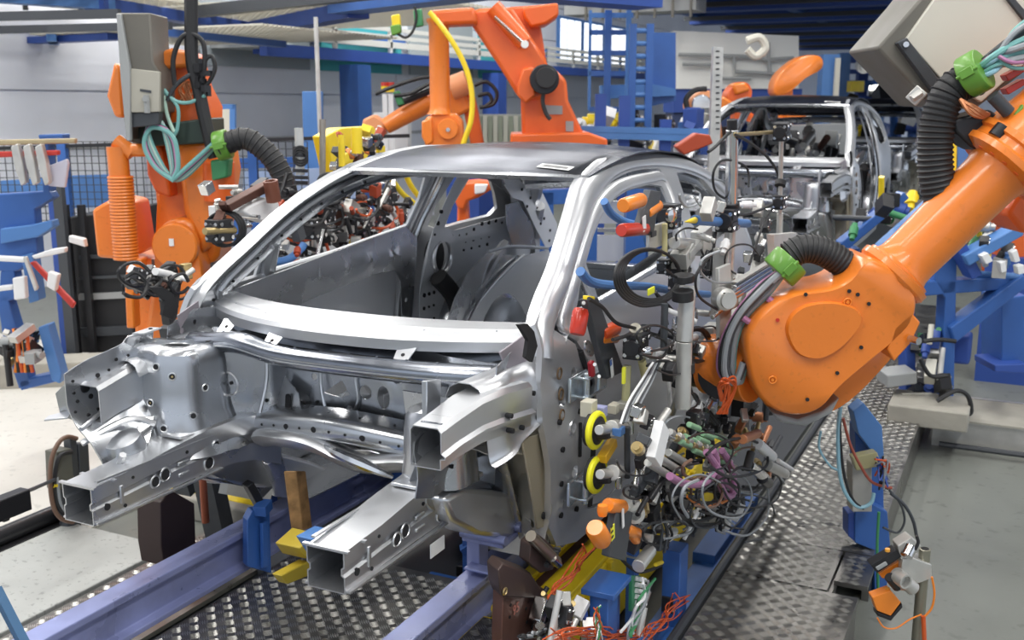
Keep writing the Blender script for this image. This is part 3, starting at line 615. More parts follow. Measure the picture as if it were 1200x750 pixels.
def roofpt(x, y, d=.005): return (x, y, roof_z(x, y)+d)
sx0, sy0 = .40, 1.98
vs = [];
for i in range(7):
    for j in range(3): vs.append(roofpt(.33+.14*i/6, 1.775+.06*j/2, .0055))
st_.add(vs, [(i*3+j, i*3+j+1, (i+1)*3+j+1, (i+1)*3+j) for i in range(6) for j in range(2)]); sticker = st_.build('barcode_sticker', WHITE, car, smooth=0)
m = MB(); r2 = random.Random(3); x = .345
while x < .455:
    wbar = r2.choice((.002, .003, .005)); m.add([roofpt(x, 1.787, .0066), roofpt(x+wbar, 1.787, .0066), roofpt(x+wbar, 1.822, .0066), roofpt(x, 1.822, .0066)], [(0, 1, 2, 3)]); x += wbar+r2.choice((.002, .003))
m.build('barcode_bars', BLACKP, sticker, smooth=0)
# windscreen cowl panel
def cowl(prof, yc, name, mt, w_=.76, zc=0, n=40, **k):
    m = MB(); vs = []; q = len(prof)
    for i in range(n+1):
        x = -w_+2*w_*i/n; t = abs(x)/.76
        for dy, dz in prof:
            yy = .79+.30*t**2.2+dy*(1-.35*t**2); zz = .972+.012*(1-t*t)+dz
            vs.append((x*1.0, yy, zz))
    m.add(vs, [(i*q+j, i*q+j+1, (i+1)*q+j+1, (i+1)*q+j) for i in range(n) for j in range(q-1)]); return m.build(name, mt, car, **k)
COWLM = mat('cowl_sheet', (.58, .59, .61), .42, 1, bump=.002, bscale=14, var=.04)
cw = cowl([(.004, -.055), (0, -.02), (.012, -.006), (.07, .004), (.078, .010), (.17, .020), (.18, .006), (.205, .008)], 0, 'cowl_panel', COWLM, solid=.003, smooth=25)
for i in range(-6, 7):
    if i % 2: m = MB(); m.box((i*.11, .87+.30*(abs(i*.11)/.76)**2.2, .986), (.004, .05, .003)); m.build('cowl_bead', STEEL, cw)
for x, y in ((-.52, .0), (-.22, 0), (.30, 0)):
    m = MB(); yy = .79+.30*(abs(x)/.76)**2.2
    m.prism([(x-.035, yy+.012, .935), (x+.035, yy+.012, .935), (x+.025, yy-.045, .895), (x-.025, yy-.045, .895)], (0, .0, .004)); b = m.build('cowl_tab', STEEL2, car)
    m = MB(); m.cyl((x, yy-.018, .9145), (x, yy-.020, .919), .007, 10); m.build('tab_hole', HOLE, b)
# plenum chamber: dark trough behind the front beam, curved beam
def xs(prof, fy, fz, name, mt, x0=-.62, x1=.62, n=36, **k):
    m = MB(); vs = []; q = len(prof)
    for i in range(n+1):
        x = x0+(x1-x0)*i/n
        for dy, dz in prof: vs.append((x, fy(x)+dy, fz(x)+dz))
    m.add(vs, [(i*q+j, i*q+j+1, (i+1)*q+j+1, (i+1)*q+j) for i in range(n) for j in range(q-1)]); return m.build(name, mt, car, **k)
fy = lambda x: .745+.05*abs(x/.6)**3; fz = lambda x: .882+.028*math.exp(-((x+.38)/.14)**2)+.006*x
xs([(.05, -.045), (.025, -.05), (0, -.036), (-.012, -.012), (-.004, .010), (.02, .022), (.05, .020), (.085, 0), (.12, -.02), (.18, -.05), (.20, -.02), (.21, .06), (.235, .09)], fy, fz, 'plenum_beam', STEEL3, solid=.003, smooth=60)
xs([(0, 0), (.012, .001), (.02, .003)], lambda x: fy(x)-.013, lambda x: fz(x)-.02, 'beam_edge', STEEL2, x0=-.6, x1=.6, smooth=60, solid=.004)
for x, s in ((-.67, -1), (.67, 1)):
    sheet('plenum_end', [(.74, .80), (.98, .80), (1.10, .95), (.90, .97), (.76, .93)], [circ(.83, .90, .012), circ(.90, .92, .010), circ(.80, .85, .008)], lambda y, z: (x+s*.03*(y-.8), y, z), STEEL, car, step=.03)
# firewall
FO = [(-.60, .50), (-.60, .90), (-.3, .92), (0, .91), (.3, .91), (.60, .90), (.60, .50), (.3, .52), (0, .56), (-.3, .52)]
FHs = [circ(.055, .725, .026, 16), circ(.13, .715, .026, 18, .042), [(-.13, .70), (-.05, .755), (-.015, .705), (-.06, .69)], circ(-.17, .755, .013), circ(-.02, .655, .012), rrect(-.27, .67, .022, .075, .011, -.12), circ(.22, .66, .012)]
FR = [(.095, .72, .10, .08, .012)]
sheet('bulkhead', FO, FHs, lambda x, z: (x, .955-.10*sst((x-.2)/.25)*.6-.16*sst((-x-.36)/.2)-emb(x, z, FR)*.6+.3*max(0, .62-z)*-.6, z), STEEL, car, step=.022)
for cx_, cz2, r_, yy in ((-.43, .735, .042, .795), (.20, .80, .02, .93), (-.10, .80, .02, .945)):
    m = MB(); m.ring((cx_, yy, cz2), (0, 1, 0), r_, .004, 24, 6); o = m.build('pressed_ring', STEEL2, car)
    for q_ in (-.5, .5): m = MB(); m.cyl((cx_+q_*r_*.6, yy+.004, cz2+q_*.01), (cx_+q_*r_*.6, yy-.004, cz2+q_*.01), r_*.16, 8); m.build('small_hole', HOLE, o)
m = MB(); m.tube([(-.34, .90, .86), (-.335, .89, .74), (-.35, .86, .62)], .007, 6, 4); m.build('seam', STEEL2, car)
m = MB(); m.tube([(-.12, .935, .86), (-.125, .93, .74), (-.10, .92, .64)], .006, 6, 4); m.build('seam', STEEL2, car)
m = MB(); m.tube([(.0, .94, .64), (.03, .935, .70), (.02, .94, .78), (.05, .945, .83)], .005, 6, 4); m.build('seam', STEEL2, car)
for i, (x_, z_) in enumerate(((-.52, .80), (-.49, .66), (-.36, .80), (-.385, .64), (-.16, .66), (-.2, .80), (.24, .70), (.25, .80), (.02, .63), (-.07, .62))):
    m = MB(); yb_ = .955-.16*sst((-x_-.36)/.2); m.cyl((x_, yb_-.004, z_), (x_, yb_-.0075, z_), .007, 10); m.build('dark_hole', HOLE, car)
m = MB(); m.lathe([(.028, 0), (.026, .01), (.018, .012), (.016, .006), (.006, .006)], (.37, .86, .70), (0, -1, .15), 24); o = m.build('booster_flange', STEEL2, car)
m = MB(); m.cyl((.37, .852, .701), (.37, .846, .702), .006, 10); m.build('centre_hole', HOLE, o)
m = MB(); m.prism([(-.33, .925, .61), (-.19, .905, .60), (-.21, .91, .70), (-.28, .93, .75)], (0, -.004, 0)); o = m.build('slotted_gusset', STEEL2, car, smooth=0)
m = MB(); m.prism([(x_, .905, z_) for x_, z_ in rrect(-.255, .655, .022, .075, .010, -.1)], (0, -.004, 0)); m.build('gusset_slot', HOLE, o, smooth=0)
m = MB(); m.prism([at(a_, b_, X=.53) for a_, b_ in ((494, 446), (511, 444), (509, 560), (504, 600), (494, 590))], (.016, .004, 0)); m.build('vertical_channel', STEEL, car, bevel=.003)
m = MB(); m.prism([(.30, .80, .80), (.50, .78, .80), (.50, .78, .60), (.40, .79, .60), (.31, .80, .72)], (0, .008, 0)); o = m.build('mounting_plate', STEEL, car, bevel=.002)
m = MB(); m.ring((.42, .785, .69), (0, 1, 0), .024, .005, 24, 8); m.cyl((.42, .79, .69), (.42, .778, .69), .012, 16); m.build('plate_boss', STEEL2, o)
m = MB(); m.cyl((.42, .779, .69), (.42, .776, .69), .004, 8); m.build('centre_hole', HOLE, o)
# cross member shelf
cy_ = lambda x: .86-.05*math.cos(x*4.5)+.0*x; cz_ = lambda x: .600+.045*math.exp(-(x/.33)**2)-.05*sst((abs(x)-.3)/.2)
cmb = xs([(.10, .02), (.03, .012), (0, .006), (-.01, -.012), (-.012, -.055), (.0, -.068), (.06, -.075)], cy_, cz_, 'cross_member', STEEL, x0=-.52, x1=.52, smooth=50, solid=.003)
for i in range(15):
    x = -.46+.92*i/14; r = .011 if i in (6, 9, 4) else .005
    m = MB(); m.cyl((x, cy_(x)-.005, cz_(x)-.03), (x, cy_(x)-.014, cz_(x)-.031), r, 10); m.build('shelf_hole', HOLE, cmb)
    if i % 2 == 0: m = MB(); m.cyl((x+.02, cy_(x)+.05, cz_(x)+.012), (x+.02, cy_(x)+.05, cz_(x)+.017), .004, 8); m.build('weld_spot', HOLE, cmb)
xs([(.10, -.10), (.0, -.055), (-.03, -.06), (-.045, -.075), (-.03, -.10), (.02, -.13), (.1, -.15)], cy_, lambda x: cz_(x)-.02-.05*math.exp(-((x-.1)/.14)**2)+.03, 'lower_bulkhead', STEEL2, x0=-.36, x1=.36, smooth=60, solid=.003)
m = MB(); m.tube([(-.02, .79, .565), (.08, .76, .555), (.19, .76, .53), (.27, .78, .50)], .016, 8, 5, rf=lambda t: .006+.014*math.sin(PI*t)); m.build('tunnel_lip', CHROME, car)
sheet('toe_board', [(-.62, .20), (-.62, .56), (-.36, .53), (-.34, .51), (-.2, .50), (.2, .50), (.34, .51), (.36, .53), (.62, .56), (.62, .20), (.40, .20), (.38, .46), (.16, .48), (-.16, .48), (-.38, .46), (-.40, .20)], [circ(-.45, .38, .02), circ(.45, .38, .02), circ(-.40, .45, .01, 8), circ(.50, .45, .012, 8)],
      lambda x, z: (x, .93+.45*(.56-z)+.015*math.sin(x*30), z), STEEL, car, step=.04)
# floor with tunnel
def fz2(x, y): return .205+.17*math.exp(-(x/.13)**4)*(1-.4*sst((y-1.6)/1.5))+.006*math.sin(x*40)*(abs(x) > .16)+.18*sst((y-2.75)/.25)
sheet('floor_pan', [(-.70, 1.05), (-.34, 1.12), (-.30, 1.6), (.30, 1.6), (.34, 1.12), (.70, 1.05), (.70, 3.8), (-.70, 3.8)], [circ(.4, 1.5, .03), circ(-.4, 1.6, .03), circ(-.45, 2.2, .02), circ(.45, 2.4, .02), circ(.3, 3.3, .14, 24)], lambda x, y: (x, y, fz2(x, y)), STEEL, car, step=.06, solid=.003)
for y in (1.75, 2.3):
    for x_ in (-.42, .42): m = MB(); m.box((x_, y, .26), (.46, .11, .09)); m.build('seat_cross_bar', STEEL, car, bevel=.01)
m = MB(); m.tube([(-.56, 3.05, .95), (0, 3.1, .96), (.56, 3.05, .95)], .02, 8, 3) if False else m.box((0, 3.86, .58), (1.2, .05, .34)); m.box((0, 3.85, .76), (1.24, .09, .04)); m.build('rear_panel', STEEL, car, bevel=.01)
m = MB(); m.tube([(-.66, .99, .86), (-.3, 1.02, .87), (.3, 1.02, .87), (.66, .99, .86)], .028, 10, 3); m.build('dash_cross_beam', STEEL, car)
for x, dx in ((.22, .10), (.28, .1), (-.1, -.05)):
    m = MB(); m.beam((x, 1.0, .86), (x+dx, 1.25, .62), .03, .015); m.build('dash_strut', STEEL2, car)

for i in range(11):
    x = -.55+.11*i; m = MB(); m.cyl((x, fy(x)+.03, fz(x)+.018), (x, fy(x)+.028, fz(x)+.026), .005, 8); m.build('spot_weld', STEEL3, car)
for y, z in ((1.02, .60), (1.10, .55), (1.02, .48), (1.14, .70), (1.0, .70), (1.04, .36), (1.16, .34), (1.2, .42)):
    xx = side_x(y, z, 1); m = MB(); m.cyl((xx-.003, y, z), (xx+.0085, y, z), .010, 12); m.build('pillar_hole', HOLE, car)
m = MB(); m.ring((side_x(1.08, .66, 1)+.008, 1.08, .66), (1, 0, 0), .026, .006, 20, 6); m.build('grommet_rim', STEEL2, car)
m = MB(); m.box((side_x(1.13, .62, 1)+.006, 1.14, .60), (.01, .012, .12)); m.build('pillar_slot', HOLE, car)
for x0, x1 in ((-.34, -.12), (.1, .3)):
    m = MB(); m.tube([(x0, .945, .60), ((x0+x1)/2, .94, .615), (x1, .945, .60)], .006, 6, 4); m.build('pressed_ridge', STEEL2, car)
near_door = [o for o in car.children if o.name.startswith('door') and 'flange' not in o.name][0]
cp = lambda o, lab, loc: (lambda r: (setattr(r, 'location', loc), r.__setitem__('label', lab)))(copy_tree(o, skip=near_door))
sticker_keep = sticker
cp(car, 'blurred silver car body waiting behind the foreground one, second in the line', (0, 6.406, .265))
cp(car, 'third silver car body in the line, half hidden behind the ribbed black hose', (0, 12.8, .265))
# ---------------------------------------------------------------- robots
def hose(name, pts, r, mt, par, n=10, ribs=0, **k):
    m = MB(); m.tube(pts, r, n, k.get('k', 7)); o = m.build(name, mt, par)
    if ribs:
        P = spline(pts, 16); acc = 0; nxt = 0
        mm = MB()
        for i in range(1, len(P)):
            d = (P[i]-P[i-1]).length
            while nxt <= acc+d:
                t = (nxt-acc)/d; p = P[i-1].lerp(P[i], t); a = (P[i]-P[i-1]).normalized(); mm.ring(p, a, r*1.0, r*.10, 18, 4); nxt += ribs*MB.G
            acc += d
        q = mm.build('corrugation', mt, o); q['kind'] = 'stuff'
    return o
def pxs(L, H): return [at(px, py, H=H) for px, py in L]
def slab(name, L, H, th, mt, par, bevel=.01, smooth=35):
    m = MB(); m.prism(pxs(L, H), FH*th*MB.G); return m.build(name, mt, par, bevel=bevel, smooth=smooth)
def pdisc(name, c, H, r, th, mt, par, n=28, prof=None):
    m = MB(); p = at(*c, H=H)
    if prof: m.lathe([(a*r, b*th) for a, b in prof], p, -FH, n)
    else: m.lathe([(r, -th), (r, th*.7), (r*.93, th)], p, -FH, n)
    return m.build(name, mt, par)
def sm(L, k=4):     # closed smoothed outline in pixels
    n = len(L); out = []
    for i in range(n):
        p0, p1, p2, p3 = [V((*L[(i+d) % n], 0)) for d in (-1, 0, 1, 2)]
        for j in range(k):
            t = j/k; out.append(tuple((.5*((2*p1)+(p2-p0)*t+(2*p0-5*p1+4*p2-p3)*t*t+(3*p1-p0-3*p2+p3)*t**3)).to_2d()))
    return out

# --- orange arm in the right foreground
def base_thing(name, label, cat, loc, group=None):
    t = thing(name, label, cat, loc, group); return t
HR = 3.6; MB.G = 1.18
ra = thing('robot_arm', 'large bright orange robot arm reaching in from the right with a rounded wrist housing', 'robot')
OUTL = sm([(874, 408), (880, 385), (898, 363), (930, 345), (975, 338), (1000, 325), (1020, 303), (1052, 318), (1074, 344), (1072, 375), (1050, 400), (1020, 425), (985, 455), (962, 480), (935, 488), (905, 480), (884, 455)], 4)
m = MB(); a_ = pxs(OUTL, HR+.06); c_ = sum(a_, V())/len(a_)
def rimmed(L, H, th, inset, mt, name, par):
    P = pxs(L, H); c = sum(P, V())/len(P); n = len(P); m = MB(); vs = []
    for k, (s_, d) in enumerate(((1-inset, 0), (1-inset*.5, .004+inset*.10), (1-inset*.15, inset*.35), (1, inset*1.0), (1, th-.02), (1-.05, th))):
        vs += [c+(p-c)*s_+FH*d for p in P]
    fs = [tuple(reversed(range(n))), tuple(5*n+j for j in range(n))]
    fs += [(k*n+j, k*n+(j+1) % n, (k+1)*n+(j+1) % n, (k+1)*n+j) for k in range(5) for j in range(n)]
    m.add(vs, fs); return m.build(name, mt, par, smooth=60)
house = rimmed(OUTL, HR, .30, .05, ORANGE, 'wrist_housing', ra)
rimmed(sm([(880, 425), (900, 395), (960, 370), (1040, 362), (1062, 395), (1030, 440), (985, 480), (940, 492), (900, 478)], 4), HR+.20, .26, .05, ORANGE, 'wrist_body', ra)
cov = rimmed(sm([(922, 392), (926, 372), (944, 358), (975, 354), (1002, 360), (1012, 372), (1006, 388), (985, 410), (960, 422), (935, 416)], 4), HR-.022, .05, .06, ORANGE, 'wrist_cover', ra)
for px, py in ((868, 0),): pass
for x_, y_ in ((995, 341), (944, 345), (1018, 356), (911, 375), (1009, 407), (981, 437), (946, 468), (1005, 345)):
    m = MB(); p = at(x_, y_, H=HR-.004); m.cyl(p, p-FH*.004, .006, 12); m.build('screw', REDPL if x_ in (911,) else BLACKP, ra)
for x_, y_ in ((993, 354), (905, 445)):
    m = MB(); p = at(x_, y_, H=HR-.004); m.ring(p-FH*.003, FH, .011, .0025, 18, 6); m.cyl(p, p-FH*.006, .005, 10); m.build('grease_port', ORDARK, ra)
slab('side_flange', [(1040, 410), (1048, 384), (1068, 366), (1079, 378), (1068, 402), (1048, 424)], HR+.0, .16, ORANGE, ra, .006)
m = MB(); p = at(1066, 397, H=HR-.01); m.cyl(p, p-FH*.03+V((.02, 0, 0)), .012, 10); m.build('air_fitting', CHROME, ra)
# arm tube
A = at(1050, 318, H=HR+.13); B = at(1172, 198, H=HR+.13)
ax = (B-A).normalized()
m = MB(); m.lathe([(.105, -.02), (.108, 0), (.108, .012), (.094, .016), (.088, .03), (.086, .06), (.092, (B-A).length/MB.G-.04), (.10, (B-A).length/MB.G-.01)], A, ax, 40); m.build('arm_tube', ORANGE, ra)
m = MB(); m.lathe([(.112, -.03), (.120, -.02), (.120, .0), (.108, .004)], A, ax, 40); m.build('tube_collar', ORANGE, ra)
m = MB(); m.lathe([(.115, -.01), (.150, .0), (.152, .02), (.142, .028), (.140, .05), (.150, .055), (.150, .075), (.135, .08), (.12, .20), (.12, .5)], B, ax, 44); fl = m.build('arm_flange', ORANGE, ra)
x_, y_, z_ = frame(ax)
for i in range(16):
    a = 2*PI*i/16; p = B+x_*math.cos(a)*.134+y_*math.sin(a)*.134; m = MB(); m.cyl(p-ax*.012, p+ax*.002, .010, 8); m.build('flange_bolt', ORANGE2, fl)
# wrist tool flange at lower left
m = MB(); p = at(884, 436, H=HR+.16); m.cyl(p, p+V((-.16, 0, .0))+FH*.06, .10, 28); m.build('tool_flange', ORANGE, ra, bevel=.004)
p2 = p+V((-.16, 0, 0))+FH*.06; m = MB(); m.cyl(p2, p2+V((-.06, 0, 0))+FH*.02, .085, 24); m.build('tool_adapter', BLACKP, ra, bevel=.004)
slab('under_cover', [(905, 484), (935, 492), (965, 482), (985, 466), (975, 485), (945, 500), (915, 496)], HR+.12, .18, GREYP, ra, .01)
# motors behind the flange
slab('rear_motor', [(1180, 250), (1200, 215), (1240, 225), (1240, 268), (1200, 275)], HR+.3, .2, ORANGE2, ra, .02)
slab('black_bracket', [(1118, 140), (1160, 128), (1185, 145), (1165, 165), (1150, 178), (1138, 172), (1120, 155)], HR+.12, .12, BLACKP, ra, .01)
slab('green_clamp_bar', [(1178, 146), (1200, 122), (1200, 137), (1186, 152)], HR+.05, .08, GREEN, ra, .005)
m = MB(); m.cyl(at(1163, 112, H=HR+.06), at(1182, 132, H=HR+.06), .02, 12); m.build('clamp_pin', DGREY, ra)
m = MB(); m.cyl(at(1166, 160, H=HR+.04), at(1176, 148, H=HR+.04), .022, 12); m.build('clamp_pin', BLACKP, ra)
# control cabinet on the arm
cab = slab('control_cabinet', [(1028, 56), (1077, 0), (1100, -30), (1260, -30), (1260, 40), (1143, 128), (1092, 124)], HR+.42, .30, CABG, ra, .01)
d = slab('cabinet_door', [(1062, 46), (1112, -25), (1240, -25), (1240, 40), (1150, 120), (1130, 108), (1104, 94)], HR+.40, .03, CREAM, cab, .004)
slab('cabinet_seal', [(1052, 50), (1063, 44), (1112, 108), (1100, 116)], HR+.385, .04, DGREY, cab, .003)
slab('cabinet_seal', [(1175, -8), (1184, -8), (1212, 24), (1205, 30)], HR+.385, .04, DGREY, cab, .003)
m = MB(); m.cyl(at(1062, 52, H=HR+.37), at(1062.5, 52, H=HR+.42), .009, 10); m.build('door_screw', CHROME, cab)
m = MB(); m.box(at(1074, 112, H=HR+.40), (.05, .03, .06), Matrix.Rotation(.7, 3, 'Y')); m.cyl(at(1068, 116, H=HR+.38), at(1080, 108, H=HR+.38), .013, 10); m.build('door_latch', GAL, cab, bevel=.003)
# corrugated hose, clamp, cable bundle
hose('corrugated_hose', pxs([(1143, 92), (1115, 105), (1101, 135), (1096, 170), (1097, 205), (1104, 240), (1112, 262)], HR+.16), .050, BLACK, ra, 18, ribs=.016)
def ring_clamp(c, H, ax, R, w_, mt, par, name='green_hose_clamp'):
    p = at(*c, H=H); m = MB(); m.lathe([(R*.82, -w_), (R, -w_), (R*1.04, -w_*.8), (R*1.04, w_*.8), (R, w_), (R*.82, w_)], p, ax, 24)
    x, y, z = frame(ax)
    for sg in (-1, 1): m.box(p+x*R*1.12*sg, (R*.42, R*.5, w_*1.6), Matrix((x, y, z)).transposed()); m.cyl(p+x*R*1.2*sg-z*w_*1.3, p+x*R*1.2*sg+z*w_*1.3, R*.09, 8)
    return m.build(name, mt, par, bevel=.003)
dirc = (at(1160, 80, H=HR+.1)-at(1128, 98, H=HR+.16)).normalized()
ring_clamp((1142, 86), HR+.12, dirc, .062, .03, GREEN, ra)
rr = random.Random(5)
for i in range(16):
    o1 = rr.uniform(-9, 9); o2 = rr.uniform(-26, 26); mt = [TEAL, TEAL, GREYH, PURPLE, DGREY, mat('pale_blue_hose', (.28, .50, .60), .4)][i % 6]
    hose('cable', [at(1146, 84+o1, H=HR+.10+rr.uniform(0, .05)), at(1165, 72+o1*1.3+rr.uniform(-3, 3), H=HR+.06+rr.uniform(0, .06)), at(1190, 58+o2, H=HR+.05+rr.uniform(0, .08)), at(1240, 40+o2*1.6, H=HR+.1)], rr.choice((.006, .008, .010)), mt, ra, 8)
for i in range(8):
    hose('copper_cable', [at(1125+i*1.5, 116+i, H=HR+.1), at(1140+rr.uniform(-4, 4), 128+rr.uniform(-5, 5), H=HR+.08), at(1152+i, 138-i*.5, H=HR+.10)], .006, COPPER, ra, 6)
for i in range(3): slab('red_connector', [(1178, 72+i*16), (1200, 60+i*16), (1204, 66+i*16), (1182, 79+i*16)], HR+.14, .04, REDPL, ra, .003)
# second corrugated hose at the wrist
hose('corrugated_hose', pxs([(925, 300), (938, 292), (955, 292), (975, 300), (992, 312), (1010, 326)], HR+.16)[:6], .043, BLACK, ra, 18, ribs=.014)
dc = (at(930, 300, H=HR+.1)-at(900, 330, H=HR+.1)).normalized()
ring_clamp((920, 312), HR+.10, dc, .058, .03, GREEN, ra)
mts = [TEAL, GREYH, BLACK, TEAL, PURPLE, GREYH, DGREY, TEAL]
for i in range(11):
    o1 = rr.uniform(-7, 7); H0 = HR+.08+rr.uniform(-.03, .04)
    L = [(917+o1*.4, 318+o1*.3), (895+o1, 338+o1), (868+o1, 368+o1*.6), (853+o1*1.6, 400), (850+o1*1.7, 432+rr.uniform(-4, 8)), (862+o1, 448), (872+rr.uniform(-4, 6), 425)]
    hose('cable', [at(a, b, H=H0) for a, b in L], (.009, .007, .012)[i % 3], mts[i % 8], ra, 8)
hose('cable', pxs([(870, 372), (885, 380), (905, 375), (912, 360), (900, 350)], HR+.06), .010, PURPLE, ra, 8)
for i in range(7):
    hose('orange_wire', [at(845+i, 470, H=HR+.02), at(842+rr.uniform(-4, 8), 455, H=HR), at(852+rr.uniform(-8, 8), 445+rr.uniform(-6, 6), H=HR-.02), at(858+rr.uniform(-8, 5), 455, H=HR), at(840+i*2, 485, H=HR+.02)], .0035, REDW, ra, 5)

MB.G = 1.0
# --- orange robot left behind the car
HL = 5.6
rl = thing('robot_arm', 'tall orange robot with a grey box on top standing left behind the nearest car', 'robot')
slab('lower_arm', [(176, 178), (196, 168), (262, 168), (268, 200), (262, 240), (256, 300), (232, 330), (205, 415), (165, 415), (178, 330), (182, 240)], HL+.25, .30, ORANGE, rl, .03)
slab('foot_casting', [(148, 300), (182, 305), (200, 360), (220, 400), (215, 470), (150, 470), (158, 400), (150, 340)], HL+.3, .35, ORANGE, rl, .03)
slab('base_block', [(140, 415), (225, 415), (240, 450), (130, 450)], HL+.2, .6, ORANGE2, rl, .03)
slab('side_box', [(107, 246), (128, 234), (150, 238), (160, 300), (140, 304), (113, 302)], HL+.1, .35, ORANGE, rl, .02)
slab('upper_link', [(170, 170), (186, 162), (196, 205), (200, 232), (182, 226), (172, 205)], HL+.12, .16, ORANGE2, rl, .015)
rimmed(sm([(180, 300), (186, 268), (206, 256), (226, 262), (232, 290), (240, 340), (246, 380), (214, 395), (196, 350), (182, 325)], 4), HL+.08, .2, .05, ORANGE, 'shoulder_casting', rl)
pdisc('shoulder_cover', (206, 288), HL+.05, .125, .03, ORANGE, rl, 36)
m = MB(); p = at(201, 284, H=HL+.015); m.box(p, (.025, .008, .04), Matrix.Rotation(YAW*-1, 3, 'Z')); m.build('data_plate', WHITE, rl)
slab('forearm_front', [(205, 166), (250, 160), (262, 200), (256, 260), (236, 300), (214, 250)], HL+.10, .2, ORANGE, rl, .04)
# balancer spring
m = MB(); m.cyl(at(137, 172, H=HL), at(141, 215, H=HL), .055, 20); m.build('balancer_rod', ORANGE, rl)
m = MB(); m.cyl(at(141, 206, H=HL), at(148, 304, H=HL), .060, 24); sp_ = m.build('balancer_spring', ORANGE2, rl)
m = MB(); a = at(141, 206, H=HL); b = at(148, 304, H=HL)
for i in range(26): m.ring(a.lerp(b, (i+.5)/26), b-a, .060, .009, 20, 6)
o = m.build('spring_coil', ORANGE, sp_); o['kind'] = 'stuff'
m = MB(); m.cyl(at(136, 165, H=HL), at(156, 180, H=HL), .04, 16); m.cyl(at(150, 176, H=HL), at(172, 176, H=HL), .035, 14); m.build('balancer_pivot', ORANGE, rl)
slab('lower_bracket', [(148, 300), (166, 304), (164, 330), (156, 345), (158, 385), (148, 385), (146, 340)], HL-.02, .10, ORANGE, rl, .01)
# shoulder head and cabinet
slab('upper_arm', [(183, 70), (190, 58), (222, 60), (232, 100), (245, 125), (244, 160), (190, 165)], HL+.15, .3, ORANGE2, rl, .03)
slab('motor_cap', [(184, 62), (200, 56), (219, 60), (222, 78), (186, 82)], HL+.08, .2, ORANGE, rl, .02)
slab('rear_motor', [(124, 112), (133, 72), (142, 80), (146, 138), (134, 138)], HL+.2, .3, ORANGE, rl, .02)
slab('wiring_box', [(150, 150), (245, 138), (246, 168), (170, 172), (150, 165)], HL+.05, .3, mat('dark_green_black', (.03, .05, .04), .5), rl, .01)
cb = slab('cabinet', [(136, 15), (176, 15), (179, 72), (187, 85), (187, 132), (151, 133), (150, 165), (146, 150), (141, 90)], HL-.10, .28, CABG, rl, .008)
slab('cabinet_face', [(152, 80), (187, 84), (187, 131), (153, 132)], HL-.115, .03, mat('beige_cabinet_face', (.42, .40, .34), .5), cb, .004)
slab('cabinet_edge', [(136, 16), (141, 16), (152, 78), (153, 165), (148, 165), (141, 90)], HL-.13, .03, GREYP, cb, .004)
slab('cabinet_foot', [(152, 132), (186, 131), (186, 146), (153, 150)], HL-.10, .2, DGREY, cb, .004)
slab('nameplate_mark', [(164, 104), (177, 106), (177, 109), (164, 107)], HL-.120, .004, DGREY, cb, 0)
m = MB(); m.cyl(at(170, 116, H=HL-.10), at(170, 116, H=HL-.15), .014, 12); m.box(at(172, 122, H=HL-.13), (.02, .02, .09)); m.build('key_switch', GREYP, cb)
rr = random.Random(11)
hose('drop_cable', pxs([(224, -30), (224, 20), (225, 70), (232, 100), (238, 130), (245, 160), (252, 185)], HL), .035, BLACK, rl, 10)
for L, r, mt in (([(205, 100), (203, 70), (212, 45), (225, 40), (238, 50), (240, 75), (236, 100)], .013, BLACK), ([(236, 92), (240, 72), (248, 66), (252, 80), (245, 96), (236, 104)], .011, BLACK),
                 ([(196, 118), (206, 100), (222, 88), (236, 80)], .012, DGREY), ([(192, 105), (205, 118), (222, 120), (240, 112)], .010, TEAL), ([(193, 108), (208, 125), (208, 150), (203, 160)], .010, TEAL),
                 ([(192, 112), (196, 135), (204, 155)], .010, mat('mint_hose', (.45, .62, .52), .4))):
    hose('cable', pxs(L, HL-.02), r, mt, rl, 8)
for i in range(7):
    o1 = (i-3)*1.6
    hose('cable', pxs([(204, 212), (186-o1, 195), (172-o1*.6, 165+o1), (176, 146+o1), (190+o1*.4, 147+o1), (200+o1, 165), (205+o1*.8, 195), (203, 210), (220, 200-o1), (250, 171-o1*.5)], HL-.04-i*.004), .013, [TEAL, mat('mint_hose', (.45, .62, .52), .4), GREYH, TEAL, DGREY, PURPLE, TEAL][i], rl, 8)
for i in range(9): hose('copper_cable', pxs([(212+i*1.5, 95), (208+rr.uniform(0, 20), 105), (210+rr.uniform(0, 20), 118)], HL+.1), .006, COPPER, rl, 5)
m = MB()
for i in range(14): m.box(at(236+rr.uniform(-6, 6), 80+rr.uniform(-10, 30), H=HL+rr.uniform(-.04, .04)), [rr.uniform(.02, .05) for _ in range(3)])
o = m.build('cable_ties', BLACKP, rl); o['kind'] = 'stuff'
hose('corrugated_hose', pxs([(258, 172), (285, 162), (305, 172), (322, 190), (334, 215), (340, 250)], HL-.1), .055, BLACK, rl, 14, ribs=.03)
ring_clamp((261, 170), HL-.08, at(285, 165, H=HL)-at(258, 172, H=HL), .075, .035, GREEN, rl)
slab('clamp_stand', [(246, 188), (268, 186), (266, 208), (248, 212)], HL-.03, .1, GREEND, rl, .01)
m = MB(); m.cyl(at(256, 190, H=HL+.1), at(258, 235, H=HL+.1), .085, 20); m.build('second_balancer', ORANGE2, rl)

